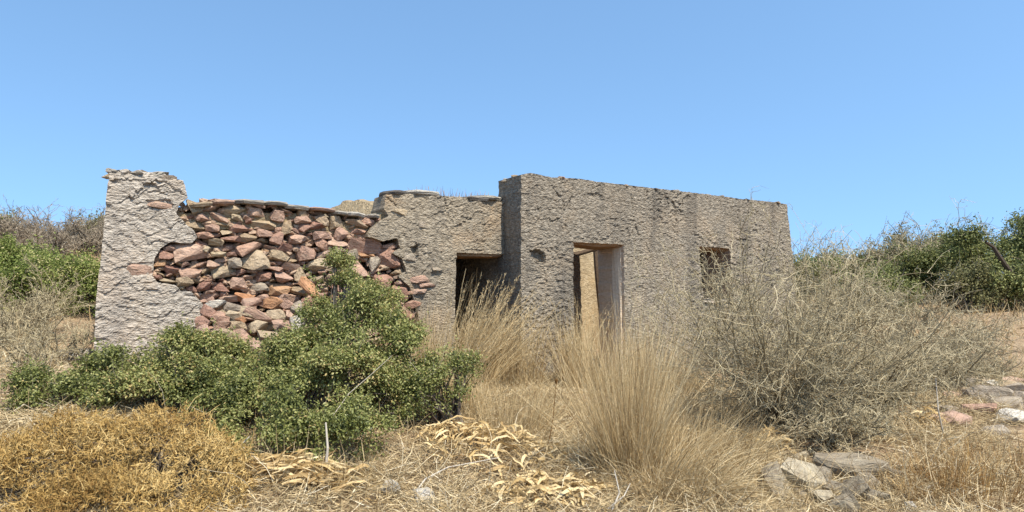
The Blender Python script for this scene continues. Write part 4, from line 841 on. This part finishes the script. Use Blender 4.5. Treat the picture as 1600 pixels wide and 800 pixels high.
def deadpile(label, px, depth, n, rx, ry, hgt, ln=(.12, .28), direction=None):
    b = gp(px, depth); o = thing('dead_leaf_clump', label, 'dead leaves', b, 'clumps of dead strap leaves')
    for k in range(n):
        a, r = random.uniform(0, 2*math.pi), random.random()**.62; x, y = b[0]+math.cos(a)*r*rx, b[1]+math.sin(a)*r*ry
        L = random.uniform(*ln); z = float(H(x, y))+hgt*(1-r*r)*random.random()+.055
        lf = link('leaf', STRAP[random.randrange(len(STRAP))], o, (x-b[0], y-b[1], z-b[2])); lf.scale = (L, L*random.uniform(.6, 1.5), L*random.uniform(.6, 1.4))
        yaw = random.uniform(0, 2*math.pi) if direction is None else random.gauss(direction, .5)
        lf.rotation_euler = (random.gauss(0, .35), random.gauss(0, .25), yaw)
    return o
deadpile('broad heap of curled pale yellow dead leaves between the bush and tall grass tuft', 775, 5.6, 298, .62, .42, .11, (.11, .28))
deadpile('dead leaf clump fanning out below the broad heap beside the tall tuft', 850, 4.9, 190, .42, .25, .06, (.12, .28))
deadpile('long straight dead leaves fanned on the ground below the large green bush', 475, 4.78, 230, .50, .18, .04, (.12, .32), .3)
deadpile('loose dead leaves at the edge of the small sparse green bush', 715, 5.75, 110, .30, .25, .12, (.10, .26))
deadpile('brown dead leaf clump between the tall tuft and large thorn shrub', 1190, 6.3, 60, .22, .25, .12)
deadpile('yellow dead leaves hanging together beside the low thorn shrub', 1448, 7.0, 40, .16, .2, .20)
deadpile('scattered dead leaves behind the tall grass tuft', 1120, 6.6, 50, .35, .3, .08)
n = 2600; x, y = rnd(-1.9, 3.2, n), rnd(4.5, 7.6, n); k = rng.random(n) < np.clip(fbm(x*1.3, y*1.3, 8, 3)+.55, .05, 1)*np.exp(-((y-5.4)/1.5)**2); x, y = x[k], y[k]; n = len(x); ac = Acc()
a = rnd(0, 2*math.pi, n); P = grow(np.stack([x, y, H(x, y)+rnd(.02, .07, n)], 1), np.stack([np.cos(a), np.sin(a), rng.normal(.15, .35, n)], 1), rnd(.05, .2, n), 4, .32, .12)
ribbons(ac, P, np.array([.4, .9, 1, .8, .2])[None]*rnd(.006, .015, (n, 1)), rnd(0, 1, n)); sl_ = link('scattered_leaves', ac.mesh('scattered_leaves', M['deadleaf'])); sl_['kind'] = 'stuff'; tag(sl_, 'curled dead leaves strewn thinly through the straw', 'dead leaves')
# ------------------------------------------------------------------ sticks
limb('dead_stick', 'bone-white upright stick standing in front of the large green bush', [at(503, 755, 4.85), at(509, 730, 4.84), at(512, 700, 4.83), at(509, 660, 4.85)], .014, 'stick', tone=.8)
limb('dead_stick', 'long thin grey stick leaning over the large green bush', [at(520, 650, 5.2), at(545, 615, 5.4), at(580, 585, 5.5), at(612, 556, 5.6)], .004, 'stick', tone=.5)
limb('dead_stick', 'pale stick poking out between cushion shrub and green bush', [at(330, 740, 5.0), at(360, 712, 5.0), at(390, 682, 5.05)], .009, 'stick', tone=.8)
limb('dead_stick', 'pale stick at the lower edge of the golden cushion shrub', [at(310, 800, 4.45), at(340, 775, 4.5), at(372, 756, 4.5)], .009, 'stick', tone=.8)
limb('dead_stick', 'thin bleached twig lying across the straw beside chalky rocks', [at(625, 800, 4.6), at(665, 748, 4.9), at(700, 730, 5.0), at(780, 715, 5.1)], .007, 'stick', tone=.9)
limb('dead_stick', 'forked bleached twig at the foot of the tall grass tuft', [at(955, 800, 4.55), at(968, 770, 4.6), at(960, 735, 4.65)], .007, 'stick', tone=.9)
limb('dead_stick', 'second bleached twig arching at the foot of the tall grass tuft', [at(950, 795, 4.6), at(975, 775, 4.6), at(985, 755, 4.65)], .006, 'stick', tone=.9)
limb('dead_stick', 'grey crooked stem standing before the outcrop rocks', [at(1484, 705, 6.6), at(1472, 670, 6.6), at(1466, 640, 6.6), at(1462, 590, 6.7)], .010, 'stick', tone=.5)
b = gp(852, 5.7); seed = thing('dried_flower', 'single dried umbel flower head on a thin stalk beside the tall tuft', 'flower', b)
ac = Acc(); tp_ = at(869, 601, 5.6); t = np.linspace(0, 1, 6)[None, :, None]; P = np.asarray(b)[None, None]*(1-t)+tp_[None, None]*t; P[:, 1:-1, 0] += np.array([.0, .01, .012, .004])
tubes(ac, P, np.full((1, 6), .0035), np.array([.3]), 5); link('stalk', ac.mesh('stalk', M['rust'], b), seed)
ac = Acc(); n = 60; a = rnd(0, 2*math.pi, n); D = np.stack([np.cos(a)*.55, np.sin(a)*.55, np.full(n, 1.0)], 1)*rnd(.3, 1, (n, 1))+np.array([0, 0, .5]); P = grow(np.repeat(tp_[None], n, 0), D, rnd(.03, .045, n), 3, .05, -.05); tubes(ac, P, np.array([.002, .002, .003, .003])[None]*np.ones((n, 1)), rnd(0, .5, n), 3)
link('flower_head', ac.mesh('flower_head', M['rust'], b), seed)
print('stones in rubble wall', nst)
